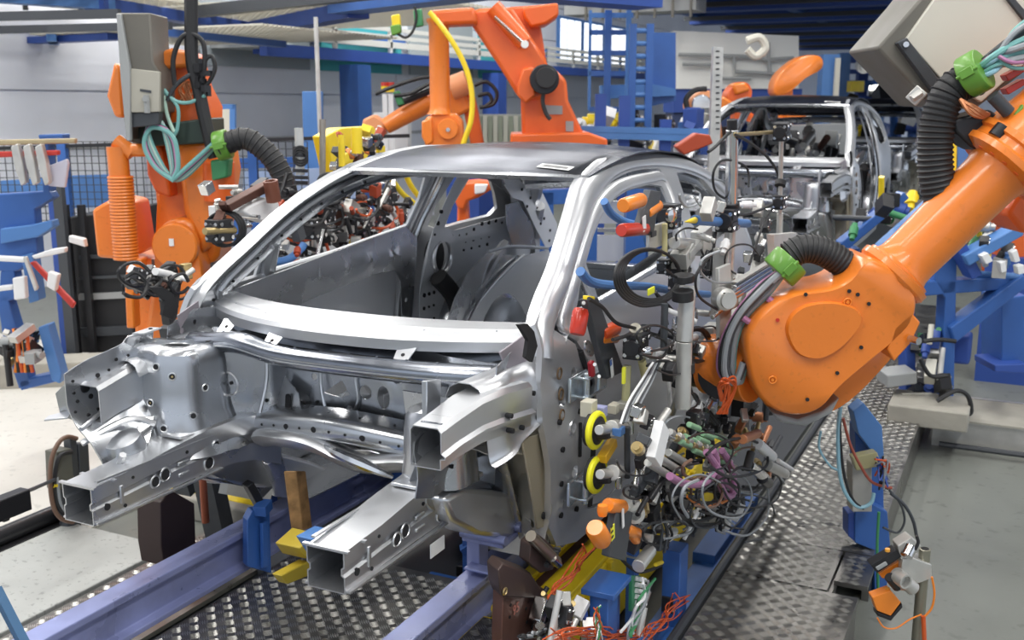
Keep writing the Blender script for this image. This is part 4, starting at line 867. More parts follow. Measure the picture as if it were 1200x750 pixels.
# --- tall red-orange robot behind the roof, centre
HM = 9.0
rm = thing('robot_arm', 'red orange robot above the roof with an upright arm tube and yellow hose', 'robot')
slab('base_plate', [(598, 157), (690, 155), (712, 163), (712, 180), (598, 180)], HM-.1, .7, ORANGE2, rm, .02)
slab('column', [(610, 100), (624, 82), (650, 80), (664, 94), (666, 118), (686, 160), (640, 166), (612, 162)], HM, .5, ORANGE2, rm, .03)
slab('lower_arm', [(548, 14), (562, 10), (600, 8), (640, 70), (650, 100), (632, 118), (606, 112), (584, 76), (553, 30)], HM-.15, .30, ORANGE2, rm, .03)
slab('rear_link', [(596, 8), (630, 6), (640, 70), (636, 78), (622, 70), (612, 40)], HM+.2, .25, ORANGE2, rm, .02)
slab('counterweight', [(612, 8), (654, 3), (655, 18), (640, 28), (622, 32), (614, 20)], HM-.05, .4, ORANGE2, rm, .02)
m = MB(); m.cyl(at(578, 8, H=HM-.2), at(615, 50, H=HM-.2), .07, 16); o = m.build('balancer', ORANGE2, rm)
m = MB(); m.cyl(at(580, 20, H=HM-.3), at(615, 52, H=HM-.3), .016, 8); m.build('piston_rod', CHROME, rm)
pdisc('pivot_cap', (615, 52), HM-.35, .032, .02, WHITE, rm, 14)
slab('knee_casting', [(606, 100), (612, 80), (626, 78), (628, 112), (616, 122), (606, 112)], HM-.25, .2, ORANGE2, rm, .02)
m = MB(); m.cyl(at(638, 93, H=HM-.40), at(638, 93, H=HM-.1), .12, 24); mo = m.build('drive_motor', BLACKP, rm, bevel=.01)
pdisc('motor_cap', (640, 91), HM-.43, .085, .03, BLACK, mo, 20)
hose('motor_cable', pxs([(637, 108), (636, 120), (640, 133), (645, 140)], HM-.35), .018, BLACK, rm, 8)
slab('rating_plate', [(637, 123), (659, 124), (659, 134), (637, 134)], HM-.015, .01, GREYP, rm, 0)
slab('rating_plate', [(663, 142), (672, 142), (672, 154), (663, 154)], HM-.015, .01, GREYP, rm, 0)
slab('upper_arm', [(503, 12), (556, 8), (560, 28), (508, 30)], HM-.35, .3, ORANGE2, rm, .03)
m = MB(); A = at(514, 22, H=HM-.25); B = at(516, 134, H=HM-.25); m.lathe([(.10, 0), (.10, .02), (.082, .05), (.085, (B-A).length-.06), (.095, (B-A).length-.02), (.115, (B-A).length)], A, B-A, 30); m.build('arm_tube', ORANGE, rm)
slab('wrist_box', [(498, 138), (512, 132), (534, 133), (542, 142), (543, 178), (500, 180), (496, 160)], HM-.33, .26, ORANGE, rm, .02)
slab('wrist_box', [(494, 142), (506, 138), (508, 166), (500, 172), (494, 160)], HM-.36, .10, ORANGE, rm, .015)
pdisc('wrist_cover', (525, 151), HM-.36, .085, .025, ORANGE, rm, 28)
pdisc('centre_screw', (525, 152), HM-.40, .018, .01, CHROME, rm, 12)
hose('yellow_hose', pxs([(503, 14), (515, 28), (532, 52), (546, 80), (553, 110), (552, 140), (545, 162), (541, 175)], HM-.5), .022, YELLOW, rm, 10)
for i in range(2):
    slab('valve_connector', [(458+i*26, 18-i*6), (468+i*26, 16-i*6), (470+i*26, 36-i*6), (460+i*26, 38-i*6)], HM-.4, .08, [YELLOW, GREEND][i], rm, .01)
slab('connector_tail', [(457, 30), (469, 28), (470, 38), (459, 42)], HM-.42, .08, GREEN, rm, .01)
hose('cable', pxs([(464, 38), (475, 44), (484, 36), (488, 20), (486, 8)], HM-.4), .012, BLACK, rm, 6)

# --- small robot behind it reaching left
HB = 9.8
rb = thing('robot_arm', 'smaller orange robot stretching left between wall column and upright orange tube', 'robot')
m = MB(); m.tube([at(505, 118, H=HB), at(480, 132, H=HB), (at(452, 148, H=HB))], (.10, .075), 18, 1); m.build('arm_tube', ORANGE, rb)
slab('elbow_casting', [(500, 112), (524, 102), (546, 110), (553, 128), (530, 140), (504, 134)], HB, .35, ORANGE, rb, .03)
m = MB(); m.cyl(at(528, 104, H=HB), at(548, 96, H=HB), .11, 20); m.build('elbow_motor', mat('pale_orange_paint', (.85, .36, .16), .45), rb, bevel=.01)
slab('lower_arm', [(540, 108), (556, 112), (560, 130), (568, 175), (555, 185), (545, 140)], HB+.1, .25, ORANGE2, rb, .02)
slab('wrist', [(425, 140), (438, 134), (450, 142), (452, 158), (436, 162), (424, 154)], HB-.05, .2, mat('pale_orange_paint', (.85, .36, .16), .45), rb, .02)
for L in ([(440, 110), (465, 100), (490, 92), (505, 90)], [(462, 112), (480, 110), (500, 100), (518, 92)], [(556, 100), (570, 96), (582, 108), (578, 122), (562, 126)], [(560, 112), (572, 110), (576, 118), (570, 124)]):
    hose('cable', pxs(L, HB-.15), .02, BLACK, rb, 6)
m = MB(); m.cyl(at(466, 122, H=HB-.1), at(505, 105, H=HB-.1), .035, 10); m.build('black_cylinder', BLACKP, rb)
slab('green_valve', [(460, 108), (468, 106), (474, 122), (466, 124)], HB-.15, .05, GREEND, rb, .01)

m = MB(); q = at(552, 180, H=HB+.2); m.box((q.x, q.y, (q.z+ZF)/2), (.35, .35, q.z-ZF+.1)); m.build('pedestal', BLUED, rb)
# --- distant robots right of centre
def far_robot(label, L1, L2, L3, H, mt):
    t = thing('robot_arm', label, 'robot')
    rimmed(sm(L1, 3), H, .35, .06, mt, 'shoulder', t)
    slab('lower_arm', L2, H+.1, .3, mt, t, .03)
    slab('forearm', L3, H-.05, .25, ORANGE, t, .03)
    return t
f1 = far_robot('round bulky orange robot left of the second car body\'s windscreen', [(806, 125), (812, 112), (826, 106), (842, 110), (848, 126), (842, 150), (818, 150)], [(815, 140), (845, 140), (850, 185), (812, 185)], [(834, 118), (848, 112), (862, 122), (850, 136)], 11.5, mat('pale_orange_paint', (.85, .36, .16), .45))
pdisc('cover_ring', (822, 122), 11.3, .1, .02, CHROME, f1, 20)
m = MB(); m.tube(pxs([(806, 128), (804, 116), (814, 106), (828, 104)], 11.3), .03, 8, 4); m.build('cable', BLACK, f1)
f2 = far_robot('orange robot peeking over the second car body beside the grey slotted post', [(852, 112), (862, 98), (876, 97), (882, 108), (876, 122), (858, 124)], [(862, 118), (892, 140), (886, 185), (860, 180)], [(858, 98), (874, 96), (880, 106), (862, 112)], 12.2, ORANGE2)
f3 = far_robot('orange robot bending its arm over the roof of the second car body', [(908, 100), (916, 84), (940, 66), (962, 66), (964, 80), (944, 92), (926, 108), (910, 112)], [(910, 104), (930, 104), (930, 180), (915, 185)], [(922, 130), (948, 128), (948, 142), (924, 144)], 13.0, ORANGE)
# red gripper jaw in front of second car's left
rj = slab('gripper_jaw', [(792, 172), (816, 156), (832, 158), (836, 168), (802, 182)], 7.5, .15, mat('dull_red_paint', (.42, .06, .02), .45), None, .01)
rj.parent = f1
# ---------------------------------------------------------------- gripper tool on the near side of the car
gt = thing('gripper_tool', 'tangled grey gripper tool with clamps, sensors and cables pressed against the near door', 'gripper')
def gx(L, X): return [at(px, py, X=X) for px, py in L]
def gh(name, L, X, r, mt, par=None, n=10, k=7):
    m = MB(); m.tube(gx(L, X), r, n, k); return m.build(name, mt, par or gt)
def gc(name, a, b, X, r, mt, par=None, n=18, X2=None):
    m = MB(); m.cyl(at(*a, X=X), at(*b, X=X if X2 is None else X2), r, n); return m.build(name, mt, par or gt, bevel=min(.002, r*.15))
def gb(name, c, X, d, mt, rot=(0, 0, 0), par=None, bevel=.002):
    from mathutils import Euler
    m = MB(); m.box(at(*c, X=X), d, Euler(rot).to_matrix()); return m.build(name, mt, par or gt, bevel=bevel)
def clamp(c, X, sz=.06, ax='Y', par=None, mt=None, rot=0):
    p = at(*c, X=X); R = Matrix.Rotation(rot, 3, 'X')
    m = MB(); h = sz/2
    m.box(p+R @ V((0, 0, h*.55)), (sz*.8, sz, sz*.46), R); m.box(p-R @ V((0, 0, h*.55)), (sz*.8, sz, sz*.46), R); m.cyl(p-R @ V((0, sz*.62, 0)), p+R @ V((0, sz*.62, 0)), sz*.36, 16)
    o = m.build('clamp_block', mt or BLACKP, par or gt, bevel=.003)
    for a in (-1, 1):
        for b in (-1, 1):
            m = MB(); q = p+R @ V((0, a*sz*.34, b*sz*.32)); q2 = q+V((sz*.43, 0, 0)); m.cyl(q2, q2+V((sz*.06, 0, 0)), sz*.10, 8); m.build('clamp_bolt', CHROME, o)
            m = MB(); q2 = p+R @ V((a*sz*.28, -sz*.5, b*sz*.32)); m.cyl(q2, q2-R @ V((0, sz*.05, 0)), sz*.09, 8); m.build('clamp_bolt', CHROME, o)
    return o
XG = 1.06
# masts
gc('mast', (858, 152), (857, 244), XG, .024, CHROME); gc('mast_collar', (857, 238), (857, 249), XG, .032, BLACKP); gc('mast_top', (858, 140), (858, 153), XG, .020, BLACKP); gc('mast', (857, 246), (852, 345), XG, .022, GAL)
gc('slim_mast', (916, 150), (914, 250), 1.12, .010, GAL); gc('slim_mast', (914, 250), (912, 320), 1.12, .014, GAL)
gc('cross_tube', (862, 158), (905, 155), 1.08, .008, BRASS); clamp((916, 154), 1.12, .075, rot=.1); clamp((913, 237), 1.12, .06); gc('black_sleeve', (915, 212), (914, 218), 1.12, .024, BLACK)
gh('cable', [(862, 158), (880, 168), (900, 185), (912, 205), (912, 225)], 1.1, .006, BLACK); gh('cable', [(862, 150), (850, 160), (838, 172), (830, 178)], 1.06, .006, BLACK)
gh('cable', [(908, 240), (895, 262), (885, 290), (878, 310)], 1.1, .005, BLACK); gh('cable', [(905, 240), (880, 250), (865, 252)], 1.1, .006, BLACK)
gb('mast_foot', (912, 297), 1.12, (.05, .13, .10), GAL); gb('mast_foot', (905, 345), 1.10, (.06, .1, .12), GAL)
gc('main_post', (806, 335), (802, 400), 1.09, .028, GAL); gc('main_post', (802, 400), (800, 478), 1.09, .027, GAL); gc('post_sleeve', (803, 425), (803, 436), 1.09, .033, BLACK); gc('post_sleeve', (800, 340), (800, 352), 1.09, .036, BLACK)
gc('post_sleeve', (801, 322), (801, 330), 1.09, .036, BLACK)
gc('side_post', (790, 440), (789, 478), 1.0, .020, GAL)
# blue pipes
gc('blue_pipe', (814, 258), (876, 262), XG-.02, .018, BLUEL); m = MB(); m.tube([at(803, 260, X=XG-.02), at(815, 258, X=XG-.02)], (.002, .013), 12, 1); m.build('yellow_tip', YELLOW, gt); clamp((852, 258), XG, .085)
gh('bent_blue_pipe', [(708, 236), (716, 250), (732, 260), (752, 264), (765, 262)], .82, .014, BLUEL); gh('bent_blue_pipe', [(680, 318), (692, 330), (715, 334), (760, 336), (800, 343), (830, 345)], .84, .016, BLUEL)
gh('bent_blue_pipe', [(762, 288), (758, 270), (764, 258), (775, 252)], .9, .018, BLUEL)
clamp((784, 253), .95, .085); m = MB(); p = at(785, 252, X=1.0); m.lathe([(.024, 0), (.024, .012), (.018, .015)], p, (1, -.4, 0), 20); m.build('polished_cap', CHROME, gt)
gc('cream_rod', (779, 262), (779, 300), .97, .010, mat('cream_rod_paint', (.62, .55, .28), .4))
gb('slotted_plate', (770, 276), .95, (.012, .20, .08), GAL); gb('slot', (766, 274), .965, (.006, .05, .02), BLACKP); gb('slot', (785, 276), .965, (.006, .05, .02), BLACKP)
gb('square_block', (822, 282), 1.0, (.05, .12, .09), GAL, (.1, 0, 0)); gb('square_block', (800, 300), 1.0, (.06, .10, .06), GAL, (.3, 0, 0)); gc('air_cylinder', (790, 285), (830, 288), 1.0, .022, GAL)
clamp((795, 308), .98, .085); clamp((778, 312), .96, .05); clamp((828, 318), 1.0, .05); clamp((793, 330), .98, .06)
gb('post_head', (805, 292), 1.0, (.07, .14, .03), GAL, (.2, 0, 0))
# slide units
for c, r_ in (((862, 352), .75), ((885, 330), .75), ((845, 330), 0)): gb('slide_unit', c, 1.06, (.06, .24 if r_ else .05, .05 if r_ else .26), GAL, (r_, 0, 0))
for i in range(4): gc('slide_rod', (835+i*4, 372-i*5), (900+i*4, 318-i*5), 1.12, .008, CHROME)
m = MB(); m.lathe([(.036, 0), (.036, .03), (.026, .034), (.026, .05)], at(848, 352, X=1.1), (1, -.6, 0), 20); m.build('cylinder_head', GAL, gt, bevel=.002)
gb('aluminium_box', (880, 372), 1.1, (.05, .16, .07), GAL, (.5, 0, 0)); gb('aluminium_box', (833, 395), 1.0, (.05, .12, .10), GAL); gb('junction_box', (902, 352), 1.13, (.06, .12, .08), WHITE, (.5, 0, 0))
gb('back_plate', (835, 430), .98, (.03, .16, .30), GAL); gb('back_plate', (850, 470), 1.02, (.04, .10, .22), DGREY); gb('back_plate', (862, 500), 1.05, (.06, .25, .12), DGREY)
gb('mounting_plate', (870, 450), 1.12, (.05, .14, .24), BLACKP); gc('tool_socket', (845, 440), (872, 438), 1.12, .09, BLACKP)
LG = mat('light_grey_casting', (.66, .65, .62), .45, .25, var=.08, vscale=10)
for nm_, L, X, th in (('slide_plate', [(838, 314), (852, 308), (853, 392), (839, 398)], 1.10, .03), ('slide_plate', [(856, 330), (930, 286), (936, 300), (860, 346)], 1.12, .05), ('slide_plate', [(862, 356), (935, 312), (938, 322), (866, 368)], 1.13, .04), ('end_block', [(898, 274), (926, 272), (928, 300), (900, 304)], 1.14, .06),
                      ('joint_box', [(884, 344), (908, 334), (916, 352), (904, 372), (884, 364)], 1.15, .06), ('tall_plate', [(842, 400), (862, 396), (862, 470), (842, 476)], 1.08, .03)):
    m = MB(); m.prism(gx(L, X), V((th*.5, 0, 0))); m.build(nm_, LG, gt, bevel=.003)
for i in range(3): gc('guide_rod', (854+i*3, 352-i*7), (902+i*3, 322-i*7), 1.15, .012, CHROME)
m = MB(); m.lathe([(.040, -.02), (.040, .02), (.030, .026), (.030, .04)], at(848, 350, X=1.15), (.7, -.7, 0), 22); o = m.build('rod_flange', GAL, gt)
for a_ in range(4): m = MB(); q_ = at(848, 350, X=1.15)+V((.018, -.018, 0))+V((.5*math.cos(a_*1.57+.7), .5*math.cos(a_*1.57+.7), math.sin(a_*1.57+.7)))*.03; m.cyl(q_, q_+V((.006, -.006, 0)), .005, 8); m.build('bolt', BLACKP, o)
# sensor units: dark plate with orange or red caps
def sensor(plate, X, caps, name='sensor_unit'):
    m = MB(); P = gx(plate, X); m.prism(P, V((.028, -.006, 0))); o = m.build(name, DGREY, gt, bevel=.004)
    for a, b, r, mt in caps:
        m = MB(); pa, pb = at(*a, X=X+.015), at(*b, X=X+.015); m.lathe([(r*.85, 0), (r, .012), (r, (pb-pa).length-.012), (r*.8, (pb-pa).length)], pa, pb-pa, 18); m.build('sensor_cap', mt, o)
    return o
u1 = sensor([(754, 222), (767, 224), (757, 277), (740, 270)], .93, [((730, 241), (752, 234), .024, ORDARK), ((728, 270), (756, 268), .022, REDPL), ((757, 250), (772, 240), .020, ORDARK)])
gb('white_tag', (755, 262), .965, (.003, .03, .05), WHITE, (.2, 0, 0), u1, 0)
u2 = sensor([(679, 350), (692, 347), (724, 434), (703, 443)], .87, [((676, 392), (681, 362), .026, REDPL), ((704, 392), (722, 384), .024, mat('red_orange_plastic', (.70, .08, .01), .35, coat=.3)), ((703, 398), (722, 396), .018, ORDARK)])
gb('white_tag', (717, 431), .905, (.003, .020, .065), WHITE, (.28, 0, 0), u2, 0); gb('red_guard', (693, 432), .872, (.02, .022, .055), mat('dark_red_plastic', (.32, .01, .02), .4), (.25, 0, 0), u2, .006)
gb('tag_print', (716, 425), .908, (.002, .013, .02), BLUE, (.28, 0, 0), u2, 0)
m = MB(); m.prism(gx(circ(689, 408, 4.5, 14, 10, -.3), .90), V((.006, 0, 0))); ov = m.build('oval_plate', CHROME, u2)
for c in ((687, 403), (691, 412)): gb('bolt', c, .91, (.004, .006, .006), BLACKP, (0, 0, 0), ov, 0)
for c in ((697, 427), (702, 441), (684, 355)): m = MB(); m.cyl(at(*c, X=.895), at(*c, X=.905), .006, 10); m.build('bolt', WHITE, u2)
gb('yellow_ferrule', (690, 349), .93, (.02, .05, .012), YELLOW, (-.2, 0, 0), u2)
u3 = sensor([(714, 592), (733, 598), (724, 655), (704, 650)], 1.05, [((706, 634), (697, 618), .030, ORDARK), ((712, 592), (730, 594), .022, ORDARK), ((733, 620), (747, 626), .020, ORDARK), ((741, 626), (746, 634), .016, ORDARK), ((706, 592), (706, 604), .016, ORDARK)])
gb('yellow_tag', (718, 624), 1.085, (.003, .026, .045), mat('yellow_label', (.85, .85, .05), .4), (.1, 0, 0), u3, 0)
for i in range(3): gb('tag_print', (717+i*.5, 617+i*6), 1.088, (.002, .014, .006), BLACKP, (.1, 0, 0), u3, 0)
gb('white_tag', (730, 606), 1.085, (.003, .014, .07), WHITE, (.15, 0, 0), u3, 0)
# yellow pads
for c in ((698, 504), (699, 556)):
    p = at(*c, X=.93); m = MB(); m.lathe([(.02, -.03), (.055, -.02), (.058, 0), (.045, .012), (.03, .015), (.02, .05)], p, (1, -.10, 0), 28); o = m.build('pressure_pad', BLACK, gt)
    m = MB(); m.ring(p+V((.002, 0, 0)), (1, -.10, 0), .052, .011, 30, 8); m.build('yellow_ring', mat('bright_yellow_rubber', (.90, .85, .02), .4), o)
    gc('pad_stem', (c[0]+4, c[1]), (c[0]+34, c[1]-4), .97, .016, GAL); gc('stem_nut', (c[0]+18, c[1]-2), (c[0]+25, c[1]-3), .98, .026, GAL)
gb('air_fitting', (725, 505), 1.0, (.03, .04, .025), BLUEL); gb('yellow_bar', (712, 528), .95, (.03, .10, .03), mat('amber_paint', (.75, .42, .02), .4), (.3, 0, 0))
gc('vertical_arm', (735, 500), (735, 560), 1.0, .010, DGREY); gc('joint', (725, 558), (725, 572), 1.0, .012, CHROME)
# beige/lavender blocks near the door
gb('beige_block', (690, 478), .90, (.04, .05, .05), mat('beige_block_paint', (.55, .52, .42), .5)); gb('lavender_cube', (704, 482), .91, (.035, .035, .035), mat('lavender_plastic', (.36, .38, .62), .4)); gb('beige_block', (720, 478), .93, (.03, .05, .03), mat('beige_block_paint', (.55, .52, .42), .5))
gc('sight_tube', (735, 428), (733, 470), .95, .014, mat('olive_glassy', (.42, .40, .22), .15)); gb('yellow_tag', (731, 440), .97, (.01, .016, .055), mat('yellow_label', (.85, .85, .05), .4)); gc('filter_bowl', (735, 478), (735, 508), .96, .022, CHROME); gb('sight_clamp', (733, 474), .955, (.04, .06, .025), GAL)
clamp((745, 405), .97, .08); m = MB(); m.lathe([(.020, 0), (.020, .012), (.014, .015)], at(757, 413, X=1.02), (1, -.4, 0), 18); m.build('polished_cap', CHROME, gt); gc('cream_stub', (752, 422), (757, 446), .98, .014, mat('cream_rod_paint', (.62, .55, .28), .4)); gc('cross_bar', (765, 415), (815, 395), .99, .014, WHITE)
clamp((800, 395), .99, .06); clamp((790, 412), .98, .05); clamp((755, 388), .96, .04)
gc('vacuum_head', (744, 384), (750, 398), .96, .020, mat('beige_block_paint', (.55, .52, .42), .5))
# coiled cables
rr = random.Random(21)
for i in range(5):
    L = [(763+(32+i)*math.cos(a)*(1+.02*i)-i, 322+(29+i*1.2)*math.sin(a)+i*.8) for a in [2*PI*j/12+i*.3 for j in range(12)]]
    m = MB(); P = gx(L+[L[0]], .99+i*.006); m.tube(P, .005, 8, 5, False); m.build('coiled_cable', BLACK, gt)
gb('coil_tag', (763, 341), 1.03, (.006, .06, .022), mat('yellow_label', (.85, .85, .05), .4))
for i in range(4):
    L = [(817+(14+i)*math.cos(a), 404+(18+i)*math.sin(a)) for a in [2*PI*j/10+i for j in range(10)]]
    m = MB(); P = gx(L+[L[0]], 1.04+i*.004); m.tube(P, .0035, 6, 4, False); m.build('coiled_cable', BLACK, gt)
for i in range(4):
    L = [(750+(5+i)*math.cos(a)*1.2, 508+(4+i)*math.sin(a)) for a in [2*PI*j/8 for j in range(8)]]
# valve island
gb('white_valve_block', (771, 520), 1.14, (.03, .12, .085), WHITE, (.9, 0, 0))
for i in range(12):
    x0, y0 = 783+i*5.2, 508+i*2.2+(i % 2)*4
    gc('valve', (x0, y0), (x0+22, y0+11), 1.10, .009, GAL if i % 3 else CHROME)
    gc('green_coupling', (x0+14, y0+9-(i % 3)*12), (x0+26, y0+14-(i % 3)*12), 1.13, .010, mat('pale_green_coupling', (.28, .50, .30), .4))
    gc('brass_fitting', (x0+2, y0-2), (x0+6, y0), 1.13, .011, BRASS if i % 2 else GAL)
for i in range(3): gc('silver_muffler', (759+i*12, 542-i*6), (785+i*12, 558-i*6), 1.12, .013, mat('silver_hose_end', (.62, .62, .58), .35, .6))
for L in ([(785, 558), (800, 566), (822, 567), (836, 555), (840, 540), (836, 528)], [(838, 545), (842, 562), (850, 580), (858, 580), (862, 570)], [(828, 530), (842, 550), (850, 565), (860, 572)], [(846, 528), (856, 545), (860, 565), (858, 578)]):
    gh('pink_hose', L, 1.17, .013, PURPLE)
gh('orange_cable', [(806, 582), (820, 592), (838, 592), (852, 586), (862, 578)], 1.16, .006, ORDARK)
def cables(n, reg, X0, X1, mts, rr, rad=(.003, .006), name='cable', loop=(8, 34), par=None):
    x0, y0, x1, y1 = reg
    for i in range(n):
        cx, cy = rr.uniform(x0, x1), rr.uniform(y0, y1); X = rr.uniform(X0, X1); a0 = rr.uniform(0, 6.28); R1 = rr.uniform(*loop); R2 = R1*rr.uniform(.5, 1.2); k = rr.randint(4, 8)
        L = [(cx+R1*math.cos(a0+j*.8)*(1+.1*rr.random()), cy+R2*math.sin(a0+j*.8)+rr.uniform(-2, 2)) for j in range(k)]
        m = MB(); m.tube([at(px, py, X=X+.01*j) for j, (px, py) in enumerate(L)], rr.uniform(*rad), 6, 5); m.build(name, rr.choice(mts), par or gt)
BITS = [GAL, GAL, CHROME, BLACKP, BLACKP, DGREY, WHITE, BRASS]
def bits(n, reg, X0, X1, mts, rr, par, sc=1.0, poly=None):
    from mathutils import Euler
    x0, y0, x1, y1 = reg; i = 0
    while i < n:
        px, py = rr.uniform(x0, x1), rr.uniform(y0, y1)
        if poly and not inside((px, py), poly): continue
        i += 1; p = at(px, py, H=rr.uniform(X0, X1)) if X0 > 4 else at(px, py, X=rr.uniform(X0, X1)); E = Euler((rr.choice((0, .4, .8, -.5)), rr.choice((0, 0, .3)), rr.choice((0, 0, .5)))).to_matrix(); mt = rr.choice(mts); t = rr.random()
        ax = E @ V(rr.choice(((0, 1, 0), (0, 0, 1), (1, 0, 0), (0, .7, .7), (0, 1, 0)))); m = MB()
        if t < .3:
            if mt is BRASS: mt = GAL
            s = rr.uniform(.02, .05)*sc; m.box(p, (s, s*rr.uniform(.8, 2.2), s*rr.uniform(.6, 1.6)), E); m.build('bracket_block', mt, par, bevel=.003)
        elif t < .55:
            r = rr.uniform(.006, .014)*sc; L = rr.uniform(.05, .16)*sc; m.lathe([(r, -L/2), (r, L/2)], p, ax, 12); m.build('rod', mt, par)
        elif t < .8:
            r = rr.uniform(.012, .024)*sc; L = rr.uniform(.02, .05)*sc; m.lathe([(r*.6, -L), (r*.6, -L*.5), (r, -L*.5), (r, L*.4), (r*.7, L*.5), (r*.7, L*.8)], p, ax, 14); m.build('fitting', mt, par)
        else:
            s = rr.uniform(.035, .06)*sc; o = MB(); o.box(p, (s*.7, s, s), E); o = o.build('clamp_block', BLACKP, par, bevel=.003)
            for a in (-1, 1):
                for b in (-1, 1): m = MB(); q = p+E @ V((s*.35, a*s*.3, b*s*.3)); m.cyl(q, q+E @ V((s*.08, 0, 0)), s*.11, 8); m.build('clamp_bolt', CHROME, o)
CT = [BLACK, BLACK, DGREY, GREYH, BLACKP]
cables(26, (815, 525, 890, 600), 1.08, 1.2, CT+[mat('brown_cable', (.16, .09, .06), .5)], rr, (.003, .007), loop=(12, 38))
cables(10, (790, 590, 880, 625), 1.08, 1.15, CT, rr, (.003, .005), loop=(10, 30))
cables(14, (740, 470, 800, 640), 1.0, 1.08, CT, rr, (.003, .005), loop=(8, 26))
cables(10, (760, 380, 850, 470), 1.0, 1.08, CT, rr, (.003, .005), loop=(8, 26))
cables(8, (800, 200, 900, 330), 1.0, 1.15, CT, rr, (.003, .005), loop=(10, 34))
for i in range(6): gh('cable', [(775-i*2, 420+i), (765-i*2.5, 445), (752-i*3, 470), (742-i*3, 492+i)], 1.02+i*.004, .004, [GREYH, DGREY, WHITE][i % 3])
for i in range(4): gh('cable', [(806, 440+i), (812, 462), (824+i*2, 480), (838+i*2, 498)], 1.05, .005, [DGREY, BLACK][i % 2])
for L in ([(690, 350), (706, 360), (722, 378), (745, 385), (780, 396)], [(718, 398), (745, 392), (775, 392), (800, 380)], [(770, 345), (785, 360), (795, 372)], [(768, 342), (778, 362), (782, 380)]): gh('cable', L, .96, .006, BLACK)
bits(60, (745, 470, 850, 600), 1.0, 1.12, BITS, rr, gt)
bits(34, (735, 560, 800, 640), 1.0, 1.08, BITS, rr, gt)
bits(26, (775, 350, 850, 470), .98, 1.06, BITS, rr, gt)
bits(22, (820, 230, 900, 330), 1.0, 1.1, BITS, rr, gt)
bits(20, (850, 475, 905, 560), 1.1, 1.2, BITS+[BRASS, COPPER], rr, gt)
bits(16, (790, 590, 870, 620), 1.05, 1.15, BITS, rr, gt)
for a, b, r, mt in (((878, 545), (896, 560), .022, CHROME), ((888, 520), (905, 535), .022, WHITE), ((900, 545), (920, 555), .022, GAL), ((905, 530), (915, 512), .010, DGREY), ((912, 540), (928, 550), .010, WHITE), ((870, 515), (888, 508), .018, COPPER), ((893, 560), (900, 566), .024, BLACKP), ((880, 530), (875, 550), .016, BLACK)):
    gc('shock_absorber', a, b, 1.22, r, mt)
# big ring and silver nozzles below
p = at(745, 604, X=1.08); m = MB(); m.lathe([(.018, .03), (.018, .0), (.030, .0), (.033, .01), (.033, .05), (.024, .06), (.024, .12)], p, (-.6, .9, .1), 28); m.build('ring_nozzle', mat('cast_ring', (.60, .60, .58), .4, .5), gt); gb('nozzle_clamp', (762, 598), 1.06, (.05, .07, .05), BLACKP, (.4, 0, 0))
gc('silver_nozzle', (748, 664), (762, 645), 1.08, .022, GAL); clamp((757, 632), 1.05, .055); clamp((775, 575), 1.04, .06); gc('silver_rod', (775, 560), (765, 590), 1.08, .012, GAL)
gh('cable', [(726, 652), (735, 662), (748, 670), (762, 668), (775, 662)], 1.02, .006, BLACK); gc('yellow_tip', (768, 662), (776, 659), 1.02, .007, YELLOW)
for L in ([(812, 628), (818, 610), (815, 590)], [(770, 610), (776, 620), (772, 645)], [(778, 610), (782, 625), (778, 648)]): gh('cable', L, 1.08, .006, DGREY)
# blue base frame below the gripper
bf = thing('tool_stand', 'blue steel stand below the gripper tangle, beside the yellow beam', 'stand', (0, 0, 0))
for a, b, X, w_ in (((708, 690), (708, 800), 1.0, .09), ((742, 640), (742, 800), .92, .05), ((792, 640), (792, 800), 1.02, .10), ((722, 690), (722, 800), .98, .03)):
    m = MB(); pa, pb = at(*a, X=X), at(*b, X=X); m.box(((pa.x), pa.y, (pa.z+ZF)/2), (w_*.7, w_, pa.z-ZF)); m.build('post', BLUE, bf, bevel=.004)
m = MB(); p = at(708, 688, X=1.0); m.box(p+V((0, .02, 0)), (.11, .16, .02)); m.build('top_plate', BLUE, bf, bevel=.003)
m = MB(); m.box((1.0, 1.9, ZF+.12), (.12, 1.7, .06)); m.build('base_rail', BLUE, bf, bevel=.004)
m = MB(); m.box((.98, 2.5, -.2), (.10, .8, .06)); m.build('base_rail', BLUE, bf, bevel=.004)
# circuit board with green connectors
m = MB(); m.prism(gx([(737, 674), (747, 674), (745, 712), (736, 716)], 1.04), V((.012, 0, 0))); bo = m.build('terminal_board', mat('board_green', (.05, .28, .14), .4), bf, bevel=.002)
for i in range(5):
    m = MB(); m.cyl(at(745, 678+i*7, X=1.055), at(756, 680+i*7, X=1.055), .008, 10); m.build('terminal_plug', WHITE, bo)
def wires(n, a, b, X0, X1, mt, rr, par, r=.0022, sp=18, name='wire'):
    for i in range(n):
        L = []
        for k in range(5):
            t = k/4; L.append((a[0]+(b[0]-a[0])*t+rr.uniform(-sp, sp), a[1]+(b[1]-a[1])*t+rr.uniform(-sp*.6, sp*.6)))
        m = MB(); m.tube([at(px, py, X=rr.uniform(X0, X1)) for px, py in L], r, 6, 5); m.build(name, mt if not isinstance(mt, list) else mt[i % len(mt)], par)
wires(14, (650, 745), (760, 740), 1.0, 1.06, REDW, rr, bf, sp=16); wires(8, (760, 745), (800, 700), 1.04, 1.1, REDW, rr, bf, sp=12); wires(8, (700, 712), (702, 752), 1.05, 1.08, [REDW, GREEND, WHITE], rr, bf, sp=5)
wires(6, (760, 680), (735, 745), 1.07, 1.1, [GREYH, WHITE, GREEND], rr, bf, r=.005, sp=8); wires(5, (690, 640), (650, 700), .9, .95, REDW, rr, bf, r=.003, sp=10); wires(5, (640, 740), (612, 748), .9, .95, [BLACK, GREYH], rr, bf, r=.004, sp=6)
